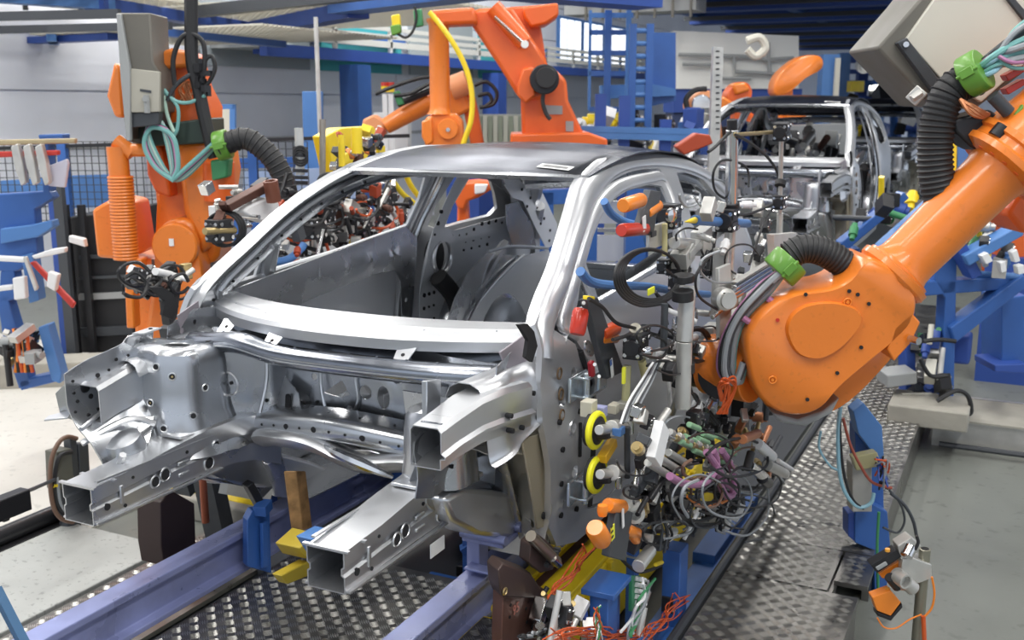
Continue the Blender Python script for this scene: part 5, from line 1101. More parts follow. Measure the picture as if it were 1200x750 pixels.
bits(24, (640, 700, 700, 750), .92, 1.0, BITS+[BLUED, BLUED], rr, bf, 1.0); bits(10, (750, 690, 800, 745), .98, 1.05, [BLUED, GAL, BLACKP], rr, bf, 1.2)
# yellow beam and brown fixture
yb = thing('yellow_beam', 'yellow steel machine beam with grooves beside the violet rail', 'beam', (.7, 1.2, -.3))
def local(o, t): o.location = -V(t.location); return o
Yc = .70
for nm, b_, d_, mt in (('beam_body', (0.660, 2.05, -.13), (.24, 2.2, .30), YELLOW), ('beam_rib', (0.570, 2.05, .030), (.05, 2.15, .02), YELLOW), ('beam_rib', (0.745, 2.05, .030), (.06, 2.15, .02), YELLOW), ('groove', (0.625, 2.05, .022), (.035, 2.15, .006), BROWN), ('groove', (0.705, 2.05, .022), (.014, 2.15, .006), BROWN)):
    m = MB(); m.box(b_, d_); local(m.build(nm, mt, yb, bevel=.012 if nm == 'beam_body' else .004), yb)
for i in range(7):
    m = MB(); m.box((.785, 1.25+.22*i, -.02), (.03, .03, .08)); local(m.build('side_lug', YELLOW, yb, bevel=.004), yb)
yw = thing('yellow_step', 'yellow wedge with a chequer plate insert at the bottom edge of the picture', 'step', (.62, .7, -.3))
m = MB(); m.box((.64, .60, -.10), (.17, .56, .24)); local(m.build('step_body', YELLOW, yw, bevel=.006), yw)
m = MB(); m.box((.62, .68, .022), (.11, .36, .006)); local(m.build('insert_plate', PLATE, yw), yw); local(tread(yw, .57, .675, .52, .86, .0252), yw)
m = MB(); m.box((.715, .55, .02), (.016, .56, .02)); local(m.build('edge_rib', YELLOW, yw, bevel=.003), yw)
m = MB()
for i in range(6): m.ring((.62+.006*i, .38+.004*i, .05+.006*i), (0.1*i, .2, 1), .045-.004*(i % 3), .005, 20, 6)
tag(m.build('cable_coil', BLACKP), 'small coil of black cable lying on the yellow wedge', 'cable')
bt = thing('locating_fixture', 'brown rusty locating block marked 95 clamped beside the yellow beam', 'fixture', (.75, 1.0, -.3))
m = MB(); m.prism(gx([(590, 690), (588, 745), (588, 800), (640, 800), (640, 745), (640, 692), (626, 684), (600, 684)], .80), V((-.05, .03, 0))); o = local(m.build('block_body', BROWN, bt, bevel=.004), bt)
m = MB(); m.prism(gx([(584, 668), (590, 660), (622, 672), (634, 690), (632, 702), (590, 700), (586, 690)], .815), V((-.06, .04, 0))); local(m.build('block_head', mat('dark_brown_block', (.07, .045, .04), .5, .3), bt, bevel=.005), bt)
m = MB(); m.prism(gx([(622, 640), (634, 628), (656, 648), (648, 668), (634, 672), (620, 660)], .83), V((-.05, .03, 0))); local(m.build('serrated_jaw', mat('dark_brown_block', (.07, .045, .04), .5, .3), bt, bevel=.004), bt)
for i in range(6):
    m = MB(); m.box(at(640+i*2.6, 662-i*3.6, X=.835), (.02, .012, .012)); local(m.build('jaw_tooth', DGREY, bt), bt)
m = MB(); m.cyl(at(622, 628, X=.84), at(652, 658, X=.86), .018, 14); local(m.build('clamp_cylinder', mat('bronze_steel', (.36, .32, .27), .35, .9), bt), bt)
m = MB(); m.cyl(at(648, 654, X=.865), at(655, 662, X=.87), .012, 12); local(m.build('cylinder_nose', CHROME, bt), bt)
for c in ((598, 709), (597, 723), (616, 713), (617, 729), (630, 712)):
    m = MB(); p = at(*c, X=.8); m.cyl(p-V((.004, 0, 0)), p+V((.003, 0, 0)), .005, 8); local(m.build('bolt_hole', HOLE, bt), bt)
m = MB(); p = at(592, 693, X=.82); m.ring(p, (1, 0, 0), .010, .003, 14, 5); local(m.build('bolt_ring', BRASS, bt), bt)
def text_mesh(name, s_, size, mt, par, loc, rot):
    cu = bpy.data.curves.new('t', 'FONT'); cu.body = s_; cu.size = size; cu.extrude = .0008
    to = bpy.data.objects.new('t', cu); link(to); bpy.context.view_layer.update()
    me = bpy.data.meshes.new_from_object(to.evaluated_get(bpy.context.evaluated_depsgraph_get())); bpy.data.objects.remove(to)
    me.materials.clear(); me.materials.append(mt); o = link(bpy.data.objects.new(name, me), par); o.location = loc; o.rotation_euler = rot; return o
text_mesh('marking', '95', .045, mat('faded_red_marking', (.45, .16, .12), .6), bt, at(600, 722, X=.8)+V((.003, 0, 0))-V(bt.location), (PI/2, 0, PI/2))
bits(8, (630, 700, 650, 745), .82, .86, [GAL, CHROME, BRASS, BLACKP], rr, bt); 
for o in bt.children:
    if o.name.startswith(('bracket_block', 'rod', 'fitting', 'clamp_block')): local(o, bt)
# blue lift under the nose
lf = thing('lift_stand', 'blue lifting frame standing under the front rail of the nearest car body', 'frame', (.2, 1.2, -.3))
for c, d in (((.28, 1.33, -.08), (.08, .06, .46)), ((.38, 1.62, .0), (.07, .06, .34)), ((.2, 1.5, -.26), (.5, .10, .06)), ((.40, 1.45, .16), (.10, .5, .05)), ((-.1, 1.75, .1), (.5, .06, .30)), ((.30, 1.34, .17), (.16, .10, .03))):
    m = MB(); m.box(c, d); local(m.build('frame_member', BLUE, lf, bevel=.004), lf)
m = MB(); m.beam((.24, 1.3, .02), (.42, 1.42, .17), .05, .03); local(m.build('diagonal_brace', BLUE, lf), lf)
for i in range(3): m = MB(); m.box((.15+.1*i, 1.55, -.15+.03*i), (.05, .2, .05)); local(m.build('dark_cylinder', BLACKP, lf, bevel=.006), lf)
# blue post beside left rail, blue bracket, yellow plates
p = thing('support_post', 'blue bent support post by the violet rail under the left front rail', 'post', (-.42, 1.0, -.05))
for L, d in (([(290, 610), (296, 598), (316, 596), (318, 672), (290, 664)], .04),):
    m = MB(); m.prism(gx(L, -.40), V((-.04, .02, 0))); local(m.build('post_plate', BLUE, p, bevel=.003), p)
m = MB(); m.beam(at(304, 600, X=-.38), at(312, 590, X=-.40), .05, .04); m.beam(at(309, 612, X=-.385), at(310, 664, X=-.385), .015, .03); local(m.build('post_rib', BLUE, p, bevel=.002), p)
m = MB(); m.beam(at(308, 598, X=-.42), at(290, 566, X=-.44), .045, .03); local(m.build('black_arm', BLACKP, p, bevel=.003), p)
for lab, nm, L, X, th, mt, cat in (
    ('blue angled bracket in the gap behind the open end of the right front rail', 'angle_bracket', [(346, 628), (368, 616), (400, 630), (392, 652), (366, 658)], .16, .06, BLUEL, 'bracket'),
    ('dark rusty box post standing behind the violet rail on the left', 'rusty_post', [(188, 590), (200, 574), (228, 590), (230, 646), (215, 656), (193, 664), (189, 640)], -.72, -.12, mat('blackened_rust', (.045, .025, .022), .6), 'post'),
    ('yellow floor guard plate lying in the shade near the blue post', 'guard_plate', [(322, 636), (342, 618), (362, 640), (352, 652), (330, 648)], -.05, .10, mat('dirty_yellow', (.45, .33, .03), .5), 'plate'),
    ('thin yellow angle bar crossing the plate behind the right front rail', 'guard_bar', [(318, 672), (350, 655), (362, 660), (362, 668), (326, 682)], .0, .04, mat('dirty_yellow', (.45, .33, .03), .5), 'bar')):
    m = MB(); m.prism(gx(L, X), V((th, 0, 0))); tag(m.build(nm, mt, bevel=.004), lab, cat)
m = MB(); m.cyl(at(237, 552, X=-.85), at(241, 612, X=-.85), .016, 12); tag(m.build('red_rod', mat('brown_red_rod', (.35, .10, .05), .5, .3)), 'thin brown red upright rod behind the left front rail', 'rod')
m = MB(); P = gx([(332, 552), (344, 552), (352, 618), (341, 622)], -.2); m.prism(P, V((.04, .02, 0))); tag(m.build('worn_bar', mat('worn_copper_bar', (.42, .24, .10), .5, .4, var=.5, vscale=20), bevel=.004), 'worn copper coloured bar hanging below the bulkhead in the dark', 'bar')
bb = thing('far_rail_table', 'blue steel table beyond the left front rail of the nearest car body', 'table', (-1.3, 2.2, ZF))
for c, d in (((-1.0, 2.1, .0), (.5, .5, .04)), ((-1.2, 1.9, -.18), (.06, .06, .34)), ((-.8, 2.3, -.18), (.06, .06, .34))):
    m = MB(); m.box(c, d); local(m.build('table_top' if d[0] > .3 else 'leg', BLUED, bb, bevel=.004), bb)
# device at the left of the front rail
dv = thing('sensor_stand', 'grey black sensor stand with looping cables beside the left front rail tip', 'sensor')
Xd = -2.0
for L, th, mt in (([(66, 530), (84, 525), (88, 570), (68, 575)], .08, mat('dark_olive_box', (.12, .12, .10), .5)), ([(82, 512), (90, 514), (93, 556), (85, 558)], .05, DGREY), ([(92, 520), (104, 520), (106, 560), (94, 562)], .06, DGREY), ([(70, 574), (100, 572), (108, 600), (76, 606)], .08, DGREY)):
    m = MB(); m.prism(gx(L, Xd), V((-th, 0, 0))); m.build('device_body', mt, dv, bevel=.005)
for L, mt in (([(90, 514), (78, 512), (68, 520), (60, 540), (59, 570), (63, 595), (72, 608), (86, 612)], mat('brown_cable', (.16, .09, .06), .5)), ([(84, 530), (70, 535), (64, 560), (66, 590), (80, 606)], BLACK), ([(66, 560), (70, 590), (78, 602), (96, 606)], GREYH)):
    m = MB(); m.tube(gx(L, Xd+.03), .011, 8, 6); m.build('cable', mt, dv)
m = MB(); m.cyl(at(62, 569, X=Xd+.03), at(66, 569, X=Xd+.03), .012, 10); m.build('yellow_band', YELLOW, dv)
m = MB(); m.cyl(at(85, 598, X=Xd-.04), V((at(85, 598, X=Xd).x-.04, at(85, 598, X=Xd).y, ZF)), .05, 10); m.build('stand_foot', DGREY, dv)
m = MB(); m.box(at(10, 592, X=-1.5), (.06, .17, .09)); m.box(at(6, 604, X=-1.5), (.02, .03, .05)); o = tag(m.build('rod_sensor', BLACKP, bevel=.005), 'black sensor block on a rod at the left edge of the picture', 'sensor')
m = MB(); m.cyl(at(22, 580, X=-1.5), at(64, 562, X=-1.97), .009, 8); m.build('holding_rod', DGREY, o)
m = MB(); m.beam(at(-5, 690, H=2.6), at(30, 758, H=2.55), .025, .02); tag(m.build('blue_strut', mat('dull_blue_strut', (.04, .12, .24), .5)), 'thin dull blue strut slanting through the bottom left corner', 'strut')
# ---------------------------------------------------------------- far-side gripper seen through the windscreen
fg = thing('gripper_tool', 'dark crowded gripper tool seen through the windscreen beyond the far door', 'gripper')
rr = random.Random(33)
def fgx(L, X=-1.15): return gx(L, X)
m = MB(); m.tube(fgx([(262, 308), (300, 307), (335, 305), (352, 292), (356, 286)]), .020, 12, 5); m.build('blue_pipe', BLUEL, fg)
for i in range(5): m = MB(); m.ring(at(261, 269, X=-1.2)+V((0, .01*i, 0)), -FH, .078-.003*(i % 2), .006, 26, 6); m.build('coiled_cable', BLACK, fg)
clamp((257, 270), -1.18, .10, par=fg); m = MB(); m.cyl(at(240, 271, X=-1.15), at(275, 270, X=-1.15), .016, 12); m.build('brass_rod', BRASS, fg)
m = MB(); m.prism(fgx([(268, 240), (312, 216), (322, 212), (325, 220), (290, 238), (272, 248)]), V((-.06, 0, 0))); m.build('brown_arm', BROWN, fg, bevel=.004)
m = MB(); m.lathe([(.035, 0), (.035, .10), (.026, .10), (.026, .02)], at(321, 236, X=-1.10), (0, -.2, 1), 20); m.build('brown_cup', mat('copper_brown_cup', (.22, .08, .05), .4, .4), fg)
m = MB(); m.prism(fgx(sm([(286, 248), (300, 238), (322, 232), (330, 250), (320, 262), (300, 256)], 3)), V((-.08, 0, 0))); m.build('white_shell', WHITE, fg, bevel=.008)
m = MB(); m.prism(fgx(sm([(378, 250), (396, 237), (420, 240), (428, 252), (412, 262), (396, 258), (384, 262)], 3), -1.3), V((-.05, 0, 0))); m.build('grey_bracket_plate', mat('pinkish_grey_plate', (.30, .26, .25), .5), fg, bevel=.005)
clamp((368, 268), -1.12, .10, par=fg); clamp((383, 252), -1.15, .07, par=fg)
for a, b, r, mt in (((369, 250), (370, 300), .020, GAL), ((362, 268), (392, 266), .012, CHROME), ((350, 150), (352, 205), .022, GAL), ((378, 140), (378, 215), .016, mat('bronze_steel', (.36, .32, .27), .35, .9)), ((400, 158), (401, 195), .018, YELLOW), ((418, 150), (418, 180), .03, YELLOW)):
    m = MB(); m.cyl(at(*a, X=-1.2), at(*b, X=-1.2), r, 14); m.build('upright_rod', mt, fg)
for y_ in (172, 180, 198, 206, 212): m = MB(); m.cyl(at(352, y_, X=-1.2), at(352, y_+4, X=-1.2), .038, 14); m.build('black_collar', BLACKP, fg)
for i in range(3): m = MB(); m.ring(at(352, 180+i*3, X=-1.18), -FH, .035, .006, 18, 6); m.build('coiled_cable', BLACK, fg)
DK = [BLACKP, BLACKP, DGREY, GAL, GAL, BROWN, BROWN, mat('dull_red_paint', (.42, .06, .02), .45), CHROME]
tri = [(300, 330), (330, 262), (400, 212), (470, 205), (480, 285), (400, 300), (330, 320)]
bits(110, (300, 200, 480, 330), -1.35, -1.05, DK, rr, fg, 1.1, tri); bits(40, (390, 225, 482, 285), -1.5, -1.2, DK+[YELLOW, YELLOW, BROWN], rr, fg, 1.3)
bits(30, (240, 215, 345, 300), -1.35, -1.15, DK+[WHITE], rr, fg, 1.0, [(240, 215), (345, 215), (300, 290), (250, 300)]); bits(26, (150, 315, 225, 355), -1.3, -1.1, [BLACKP, BLACKP, DGREY, GAL, BROWN, WHITE], rr, fg, .9, [(150, 315), (225, 315), (200, 345), (160, 345)])
cables(22, (320, 215, 470, 290), -1.35, -1.05, [BLACK, DGREY, BLACK, REDW], rr, (.005, .009), loop=(8, 26), par=fg); cables(12, (155, 320, 215, 345), -1.2, -1.05, [BLACK, BLACKP], rr, (.005, .008), loop=(6, 18), par=fg)
bits(26, (385, 150, 450, 200), -1.5, -1.2, DK+[YELLOW, YELLOW, YELLOW, ORDARK], rr, fg, 1.2, [(385, 200), (400, 155), (450, 140), (455, 175)])
m = MB(); m.prism([at(*q, X=-1.6) for q in ((382, 160), (400, 150), (438, 148), (446, 165), (420, 198), (392, 205))], V((-.1, 0, 0))); m.build('yellow_plate', YELLOW, fg, bevel=.006)
for L in ([(470, 190), (480, 215), (492, 232)], [(452, 200), (470, 225), (485, 238)]): m = MB(); m.tube([at(*q, X=-1.5) for q in L], .018, 10, 4); m.build('yellow_hose', YELLOW, fg)
m = MB(); m.prism([at(*q, X=-1.45) for q in ((330, 315), (480, 262), (480, 300), (330, 350))], V((-.5, 0, 0))); m.build('machine_base', DGREY, fg, bevel=.01)
m = MB(); m.cyl(at(200, 322, X=-1.15), at(182, 318, X=-1.1), .016, 12); m.build('white_cylinder', WHITE, fg)
m = MB(); m.prism(fgx([(192, 318), (206, 306), (213, 332), (208, 372), (200, 382), (196, 350)]), V((-.05, 0, 0))); m.build('black_valve', BLACKP, fg, bevel=.004)
m = MB(); m.box(at(218, 318, X=-1.14), (.03, .05, .07)); m.build('brass_valve', BRASS, fg, bevel=.004)
m = MB(); m.beam(at(205, 380, X=-1.2), V((-1.25, 1.6, ZF)), .10, .10); m.beam((-1.4, 1.5, ZF+.3), (-1.4, 3.6, .62), .1, .1); m.build('stand_column', DGREY, fg)
m = MB(); m.box((-1.35, 2.7, .1), (.12, 1.6, .9)); m.build('stand_body', DGREY, fg, bevel=.01)
# ---------------------------------------------------------------- background
def seg(name, a, b, mt, par, w_=.12, h_=.15, Z=None, H=None, bevel=0):
    k = dict(Z=Z) if Z is not None else dict(H=H)
    m = MB(); m.beam(at(*a, **k), at(*b, **k), w_, h_); return m.build(name, mt, par, smooth=0, bevel=bevel)
# mezzanine walkway along the left wall
mz = thing('mezzanine', 'blue mezzanine walkway with white railing along the pale left wall', 'mezzanine', (-7.2, 12, ZF))
def L_(o, t): o.location = -V(t.location); return o
zd = at(450, 68, X=-6.9).z; zr = at(450, 34, X=-6.9).z
m = MB(); m.box((-6.9, 21, zd), (.12, 24, .16)); L_(m.build('edge_beam', BLUED, mz, smooth=0), mz)
m = MB(); m.box((-7.45, 21, zd+.06), (1.1, 24, .05)); L_(m.build('deck', GREYP, mz, smooth=0), mz)
for z in (zd+.20, zr, (zr+zd)/2+.1):
    m = MB(); m.box((-6.88, 21, z), (.05, 24, .09 if z < zd+.3 else .06)); L_(m.build('railing_bar', mat('off_white_railing', (.70, .70, .66), .5), mz, smooth=0), mz)
for i in range(17):
    m = MB(); m.box((-6.88, 9.1+1.45*i, (zd+zr)/2), (.05, .06, zr-zd)); L_(m.build('railing_post', mat('off_white_railing', (.70, .70, .66), .5) if i % 3 else BLUEL, mz, smooth=0), mz)
for i in range(4):
    m = MB(); m.box((-7.8, 10+2.6*i, (zd+zr)/2+.1), (.05, 2.3, 1.0)); L_(m.build('infill_panel', mat('slate_panel', (.30, .34, .36), .6) if i not in (1, 3) else mat('teal_panel', (.05, .35, .38), .5), mz, smooth=0), mz)
for px in (414, 577):
    y = at(px, 120, X=-6.9).y; m = MB(); m.box((-6.9, y, (zd+ZF)/2-.06), (.28, .26, zd-ZF-.14)); m.box((-6.72, y, (zd+ZF)/2-.06), (.06, .34, zd-ZF-.14)); L_(m.build('column', BLUED if px > 500 else BLUE, mz, smooth=0), mz)
# overhead steel platform
oh = thing('overhead_platform', 'overhead blue beams carrying wire mesh panels at the top left of the hall', 'platform', (-6, 9, 2.7))
for a, b, w_, h_, mt in (((-40, -6), (130, 6), .20, .10, BLUEL), ((110, 4), (300, 34), .22, .12, BLUED), ((280, 36), (420, 10), .25, .20, BLUED), ((290, 38), (470, 52), .2, .14, BLUE), ((400, 10), (600, -14), .35, .12, BLUE), ((-40, 8), (60, 20), .10, .10, DGREY), ((60, 20), (400, 45), .10, .10, DGREY),
                         ((40, 47), (180, 36), .3, .10, BLUED), ((180, 36), (330, 60), .2, .12, BLUEL), ((200, 56), (500, 74), .12, .10, BLUED), ((230, 14), (480, -14), .12, .12, DGREY), ((560, -14), (760, 2), .4, .14, BLUED)):
    L_(seg('roof_beam', a, b, mt, oh, w_, h_, Z=2.72), oh)
def grating(name, x0, x1, y0, y1, z, par, mt, st=.12, t=.012):
    m = MB(); n = int((x1-x0)/st)
    for i in range(n+1): m.box((x0+i*st, (y0+y1)/2, z), (t, y1-y0, t))
    n = int((y1-y0)/st)
    for i in range(n+1): m.box(((x0+x1)/2, y0+i*st, z), (x1-x0, t, t))
    o = m.build(name, mt, par, smooth=0, recalc=False); o['kind'] = 'stuff'; return o
L_(grating('mesh_panel', -7.3, -3.6, 7.2, 10.8, 2.80, oh, mat('cream_mesh', (.60, .57, .48), .5), .10, .03), oh)
L_(grating('mesh_panel', -7.9, -6.2, 4.5, 7.1, 2.80, oh, mat('cream_mesh', (.60, .57, .48), .5), .10, .03), oh)
L_(grating('mesh_panel', -7.8, -4.6, 6.2, 8.6, 2.47, oh, mat('cream_mesh', (.60, .57, .48), .5), .07, .018), oh)
for a, b, w_, mt in (((30, 48), (135, 43), .2, BLUED), ((60, 44), (66, 52), .1, BLUEL), ((-40, 36), (200, 30), .06, DGREY), ((190, 38), (330, 52), .14, BLUE), ((300, 60), (480, 74), .10, BLUED), ((-30, 20), (140, 16), .05, DGREY)):
    L_(seg('lower_beam', a, b, mt, oh, w_, .07, Z=2.42), oh)
for i in range(6):
    m = MB(); m.cyl(at(30+i*65, 12+i*5, Z=2.72), at(30+i*65, 12+i*5, Z=2.72)+V((0, 0, 4.2)), .03, 6); L_(m.build('hanger_rod', DGREY, oh), oh)
# gantry over the line
gy = thing('overhead_conveyor', 'dark blue overhead conveyor deck above the second car body', 'conveyor', (-1, 18, 3.3))
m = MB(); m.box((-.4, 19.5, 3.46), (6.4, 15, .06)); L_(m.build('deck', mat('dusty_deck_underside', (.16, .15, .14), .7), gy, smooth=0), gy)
for y in (12.1, 14.5, 17, 19.5, 22, 24.5, 27):
    m = MB(); m.box((-.4, y, 3.28), (6.4, .34, .30)); L_(m.build('cross_beam', BLUED, gy, smooth=0), gy)
    m = MB(); m.box((-.4, y-.5, 3.2), (6.4, .08, .07)); L_(m.build('support_pipe', DGREY, gy, smooth=0), gy)
for x in (-3.4, -1.6, .6, 2.6):
    m = MB(); m.box((x, 19.5, 3.34), (.16, 15, .22)); L_(m.build('long_beam', BLUE, gy, smooth=0), gy)
for x, y in ((2.6, 27),):
    m = MB(); m.box((x, y, 1.5), (.2, .2, 3.7)); L_(m.build('column', BLUED, gy, smooth=0), gy)
for x in (-3.2, 2.4):
    for y in (12.2, 18, 24): m = MB(); m.cyl((x, y, 3.45), (x, y, 6.93), .03, 8); L_(m.build('hanger_rod', DGREY, gy), gy)
m = MB(); m.box((-3.0, 12.2, 3.05), (1.9, .5, .2)); L_(m.build('junction_tray', GREYP, gy, smooth=0), gy)
for i in range(7): m = MB(); m.box((-3.6+.25*i, 11.9, 3.0), (.03, .03, .28)); L_(m.build('tray_slat', CABG, gy, smooth=0), gy)
m = MB(); m.tube([at(px, py, H=13) for px, py in ((875, 48), (890, 44), (897, 56), (886, 66), (876, 58))], .05, 8, 5); L_(m.build('air_duct', CREAM, gy), gy)
# ladder tower
ld = thing('access_ladder', 'blue caged access ladder standing behind the middle of the hall', 'ladder', tuple(at(750, 300, H=10.5).xy.to_3d()+V((0, 0, ZF))))
def post(px, y0, y1, H, w_, mt, par, nm='post'):
    a = at(px, y0, H=H); m = MB(); z1 = at(px, y1, H=H).z if y1 else ZF
    m.box((a.x, a.y, (a.z+z1)/2), (w_, w_, a.z-z1), Matrix.Rotation(-YAW, 3, 'Z')); return L_(m.build(nm, mt, par, smooth=0), par)
for px in (742, 762): post(px, 28, None, 10.5, .07, BLUE, ld, 'ladder_rail')
for i in range(11):
    y = 36+i*15; m = MB(); m.cyl(at(742, y, H=10.5), at(762, y, H=10.5), .025, 8); L_(m.build('rung', BLUEL, ld), ld)
for px, w_ in ((692, .03), (713, .07), (737, .05)): post(px, 12, 129, 11, w_, BLUEL if px != 713 else BLUE, ld, 'cage_post')
for y, mt in ((18, BLUEL), (38, BLUE), (62, BLUE), (86, BLUE), (128, BLUE)):
    m = MB(); m.beam(at(690, y, H=11), at(742, y, H=11), .03, .05); L_(m.build('cage_rail', mt, ld, smooth=0), ld)
m = MB(); m.prism([at(*q, H=11.3) for q in ((765, 38), (792, 38), (792, 118), (765, 124))], FH*.4); o = L_(m.build('blue_panel', BLUE, ld, smooth=0), ld)
m = MB(); m.prism([at(*q, H=11.2) for q in ((705, 100), (762, 98), (792, 104), (792, 112), (705, 116))], FH*.3); L_(m.build('landing', BLUEL, ld, smooth=0), ld)
wc = thing('white_enclosure', 'large white boxed enclosure with grey pipes high behind the second car body', 'enclosure', tuple(at(860, 200, H=15).xy.to_3d()+V((0, 0, ZF))))
m = MB(); m.prism([at(*q, H=15) for q in ((789, 36), (936, 42), (936, 104), (789, 104))], FH*1.2); L_(m.build('white_box', mat('enclosure_white', (.78, .78, .74), .5), wc, smooth=0), wc)
m = MB(); m.prism([at(*q, H=15.05) for q in ((789, 104), (940, 104), (940, 128), (789, 132))], FH*1.0); L_(m.build('plinth_band', BLUED, wc, smooth=0), wc)
m = MB(); m.prism([at(*q, H=15.1) for q in ((789, 130), (1000, 128), (1000, 230), (789, 230))], FH*.8); L_(m.build('lower_cladding', mat('dark_blue_panel', (.03, .05, .13), .6), wc, smooth=0), wc)
for L in ([(800, 75), (845, 76), (846, 92), (880, 92)], [(795, 64), (870, 66), (900, 70), (930, 68)], [(860, 66), (862, 84), (930, 88)], [(900, 50), (902, 86)]):
    m = MB(); m.tube([at(*q, H=14.9) for q in L], .03, 6, 1); L_(m.build('pipe', GREYP, wc), wc)
sp_ = thing('slotted_post', 'tall grey slotted steel post left of the second car body', 'post', tuple(at(841, 200, H=9).xy.to_3d()+V((0, 0, ZF))))
post(841, 55, None, 9, .085, GAL, sp_, 'post_body')
for i in range(14):
    m = MB(); m.box(at(841, 60+i*7, H=8.95), (.03, .004, .012), Matrix.Rotation(-YAW, 3, 'Z')); L_(m.build('slot', BLACKP, sp_, smooth=0), sp_)
bc = thing('blue_column', 'light blue column with a pale strip behind the second car body roof', 'column', tuple(at(974, 200, H=14.2).xy.to_3d()+V((0, 0, ZF))))
post(972, 64, None, 14.2, .22, BLUEL, bc, 'column_body'); post(982, 68, None, 14.0, .06, CREAM, bc, 'pale_strip')
# racks and rails in the far middle
rk2 = thing('parts_rack', 'grey green rack of small bins behind the red orange robot', 'rack', tuple(at(560, 200, H=13).xy.to_3d()+V((0, 0, ZF))))
for i in range(16):
    m = MB(); m.prism([at(*q, H=13) for q in ((518+i*6, 136), (523+i*6, 136), (523+i*6, 168), (518+i*6, 168))], FH*.2); L_(m.build('bin', mat('grey_green_bin', (.26, .29, .22), .6) if i % 2 else mat('pale_bin', (.5, .5, .42), .6), rk2, smooth=0), rk2)
m = MB(); m.prism([at(*q, H=13.3) for q in ((515, 134), (616, 134), (616, 262), (515, 262))], FH*.2); L_(m.build('rack_back', mat('rack_grey', (.35, .36, .34), .6), rk2, smooth=0), rk2)
sr = thing('guard_rail', 'light blue guard rails crossing in front of the ladder foot', 'rail', tuple(at(760, 260, H=9.8).xy.to_3d()+V((0, 0, ZF))))
for y in (153, 160):
    m = MB(); m.beam(at(670, y-2, H=9.8), at(830, y+2, H=9.8), .05, .06); L_(m.build('rail_bar', BLUEL, sr, smooth=0), sr)
for px, y0 in ((704, 110), (732, 112), (826, 150), (780, 140), (670, 148)): post(px, y0, None, 9.9, .10, BLUED, sr)
rr = random.Random(77)
def L2(par, n0):
    for o in list(par.children):
        if o.name not in n0: o.location = -V(par.location)
n0 = {o.name for o in sr.children}
bits(46, (680, 135, 830, 178), 10.2, 11.5, [GREYP, WHITE, BLUED, BLUE, DGREY, YELLOW, CREAM, ORANGE2], rr, sr, 3.5); L2(sr, n0)
cl = thing('welding_station', 'dark cluttered welding station beside the second car body', 'station', tuple(at(920, 260, H=11).xy.to_3d()+V((0, 0, ZF))))
bits(60, (850, 150, 990, 200), 11.2, 12.5, [DGREY, GREYP, BLACKP, GAL, BROWN, WHITE, BLUED], rr, cl, 3.5)
m = MB(); m.prism([at(*q, H=12.6) for q in ((845, 150), (1000, 145), (1000, 250), (845, 250))], FH*.5); m.build('station_body', mat('station_grey', (.26, .27, .28), .6), cl, smooth=0); L2(cl, set())
m = MB(); q = at(560, 200, H=13.4); m.box((q.x, q.y, (1.0+ZF)/2), (1.2, .2, 1.0-ZF)); L_(m.build('rack_foot', GREYP, rk2, smooth=0), rk2)
# yellow stack lamps
sl = thing('signal_lamp', 'pair of white signal posts with red and yellow caps by the blue wall column', 'lamp', tuple(at(455, 260, H=11).xy.to_3d()+V((0, 0, ZF))))
for px in (451, 458):
    post(px, 110, None, 11, .05, WHITE, sl, 'white_post')
    m = MB(); a = at(px, 108, H=11); m.cyl(a, a+V((0, 0, .06)), .04, 10); L_(m.build('yellow_cap', YELLOW, sl), sl)
    m = MB(); m.cyl(a+V((0, 0, .06)), a+V((0, 0, .10)), .04, 10); L_(m.build('red_cap', REDPL, sl), sl)
m = MB(); m.prism([at(*q, H=11.2) for q in ((438, 132), (478, 132), (478, 190), (438, 190))], FH*.4); L_(m.build('white_cabinet', WHITE, sl, smooth=0), sl)
# left: mesh fence, cabinets, blue panel
fn = thing('mesh_fence', 'fine black mesh safety fence on blue posts behind the left robot', 'fence', tuple(at(200, 300, H=7.6).xy.to_3d()+V((0, 0, ZF))))
HF = 8.8
def fence_px(x0, x1, y0, y1, H):
    m = MB(); A, B = at(x0, y0, H=H), at(x1, y0, H=H); z0 = at(x0, y1, H=H).z; d = (B-A); n = int(d.length/.06); u = d/n
    for i in range(n+1): p = A+u*i; m.beam(p, (p.x, p.y, z0), .006, .006, (0, 1, 0))
    k = int((A.z-z0)/.06)
    for i in range(k+1): m.beam(A-V((0, 0, i*.06)), B-V((0, 0, i*.06)), .006, .006)
    o = m.build('wire_mesh', DGREY, fn, smooth=0, recalc=False); o['kind'] = 'stuff'; L_(o, fn)
fence_px(-30, 360, 166, 262, HF)
for y, mt in ((163, BLACKP), (190, BLUE)): 
    if y == 163: 
        for qa, qb in (((-40, y+12), (145, y+6)), ((265, y+2), (480, y-4))): m = MB(); m.beam(at(*qa, H=HF), at(*qb, H=HF), .03, .03); L_(m.build('top_rail', mt, fn, smooth=0), fn)
for px in (72, 295, 388): post(px, 160, None, HF, .07, BLUE, fn)
for L, mt in (([(82, 206), (140, 204), (140, 242), (82, 244)], BLUEL), ([(0, 212), (60, 208), (60, 238), (0, 240)], BLUEL), ([(265, 186), (345, 184), (345, 196), (265, 198)], BLUE), ([(285, 200), (420, 196), (420, 232), (285, 236)], mat('pale_blue_panel', (.35, .45, .65), .5))):
    m = MB(); m.prism([at(*q, H=HF+.4) for q in L], FH*.05); L_(m.build('blue_board', mt, fn, smooth=0), fn)
o = tag(slab('wall_panel', [(354, 107), (377, 107), (378, 212), (356, 212)], 9.4, .08, BLUEL, None, .005), 'light blue upright panel behind the black hose of the left robot', 'panel')
a = at(365, 212, H=9.4); m = MB(); m.box((a.x, a.y, (a.z+ZF)/2), (.1, .05, a.z-ZF)); m.build('panel_leg', BLUE, o, smooth=0)
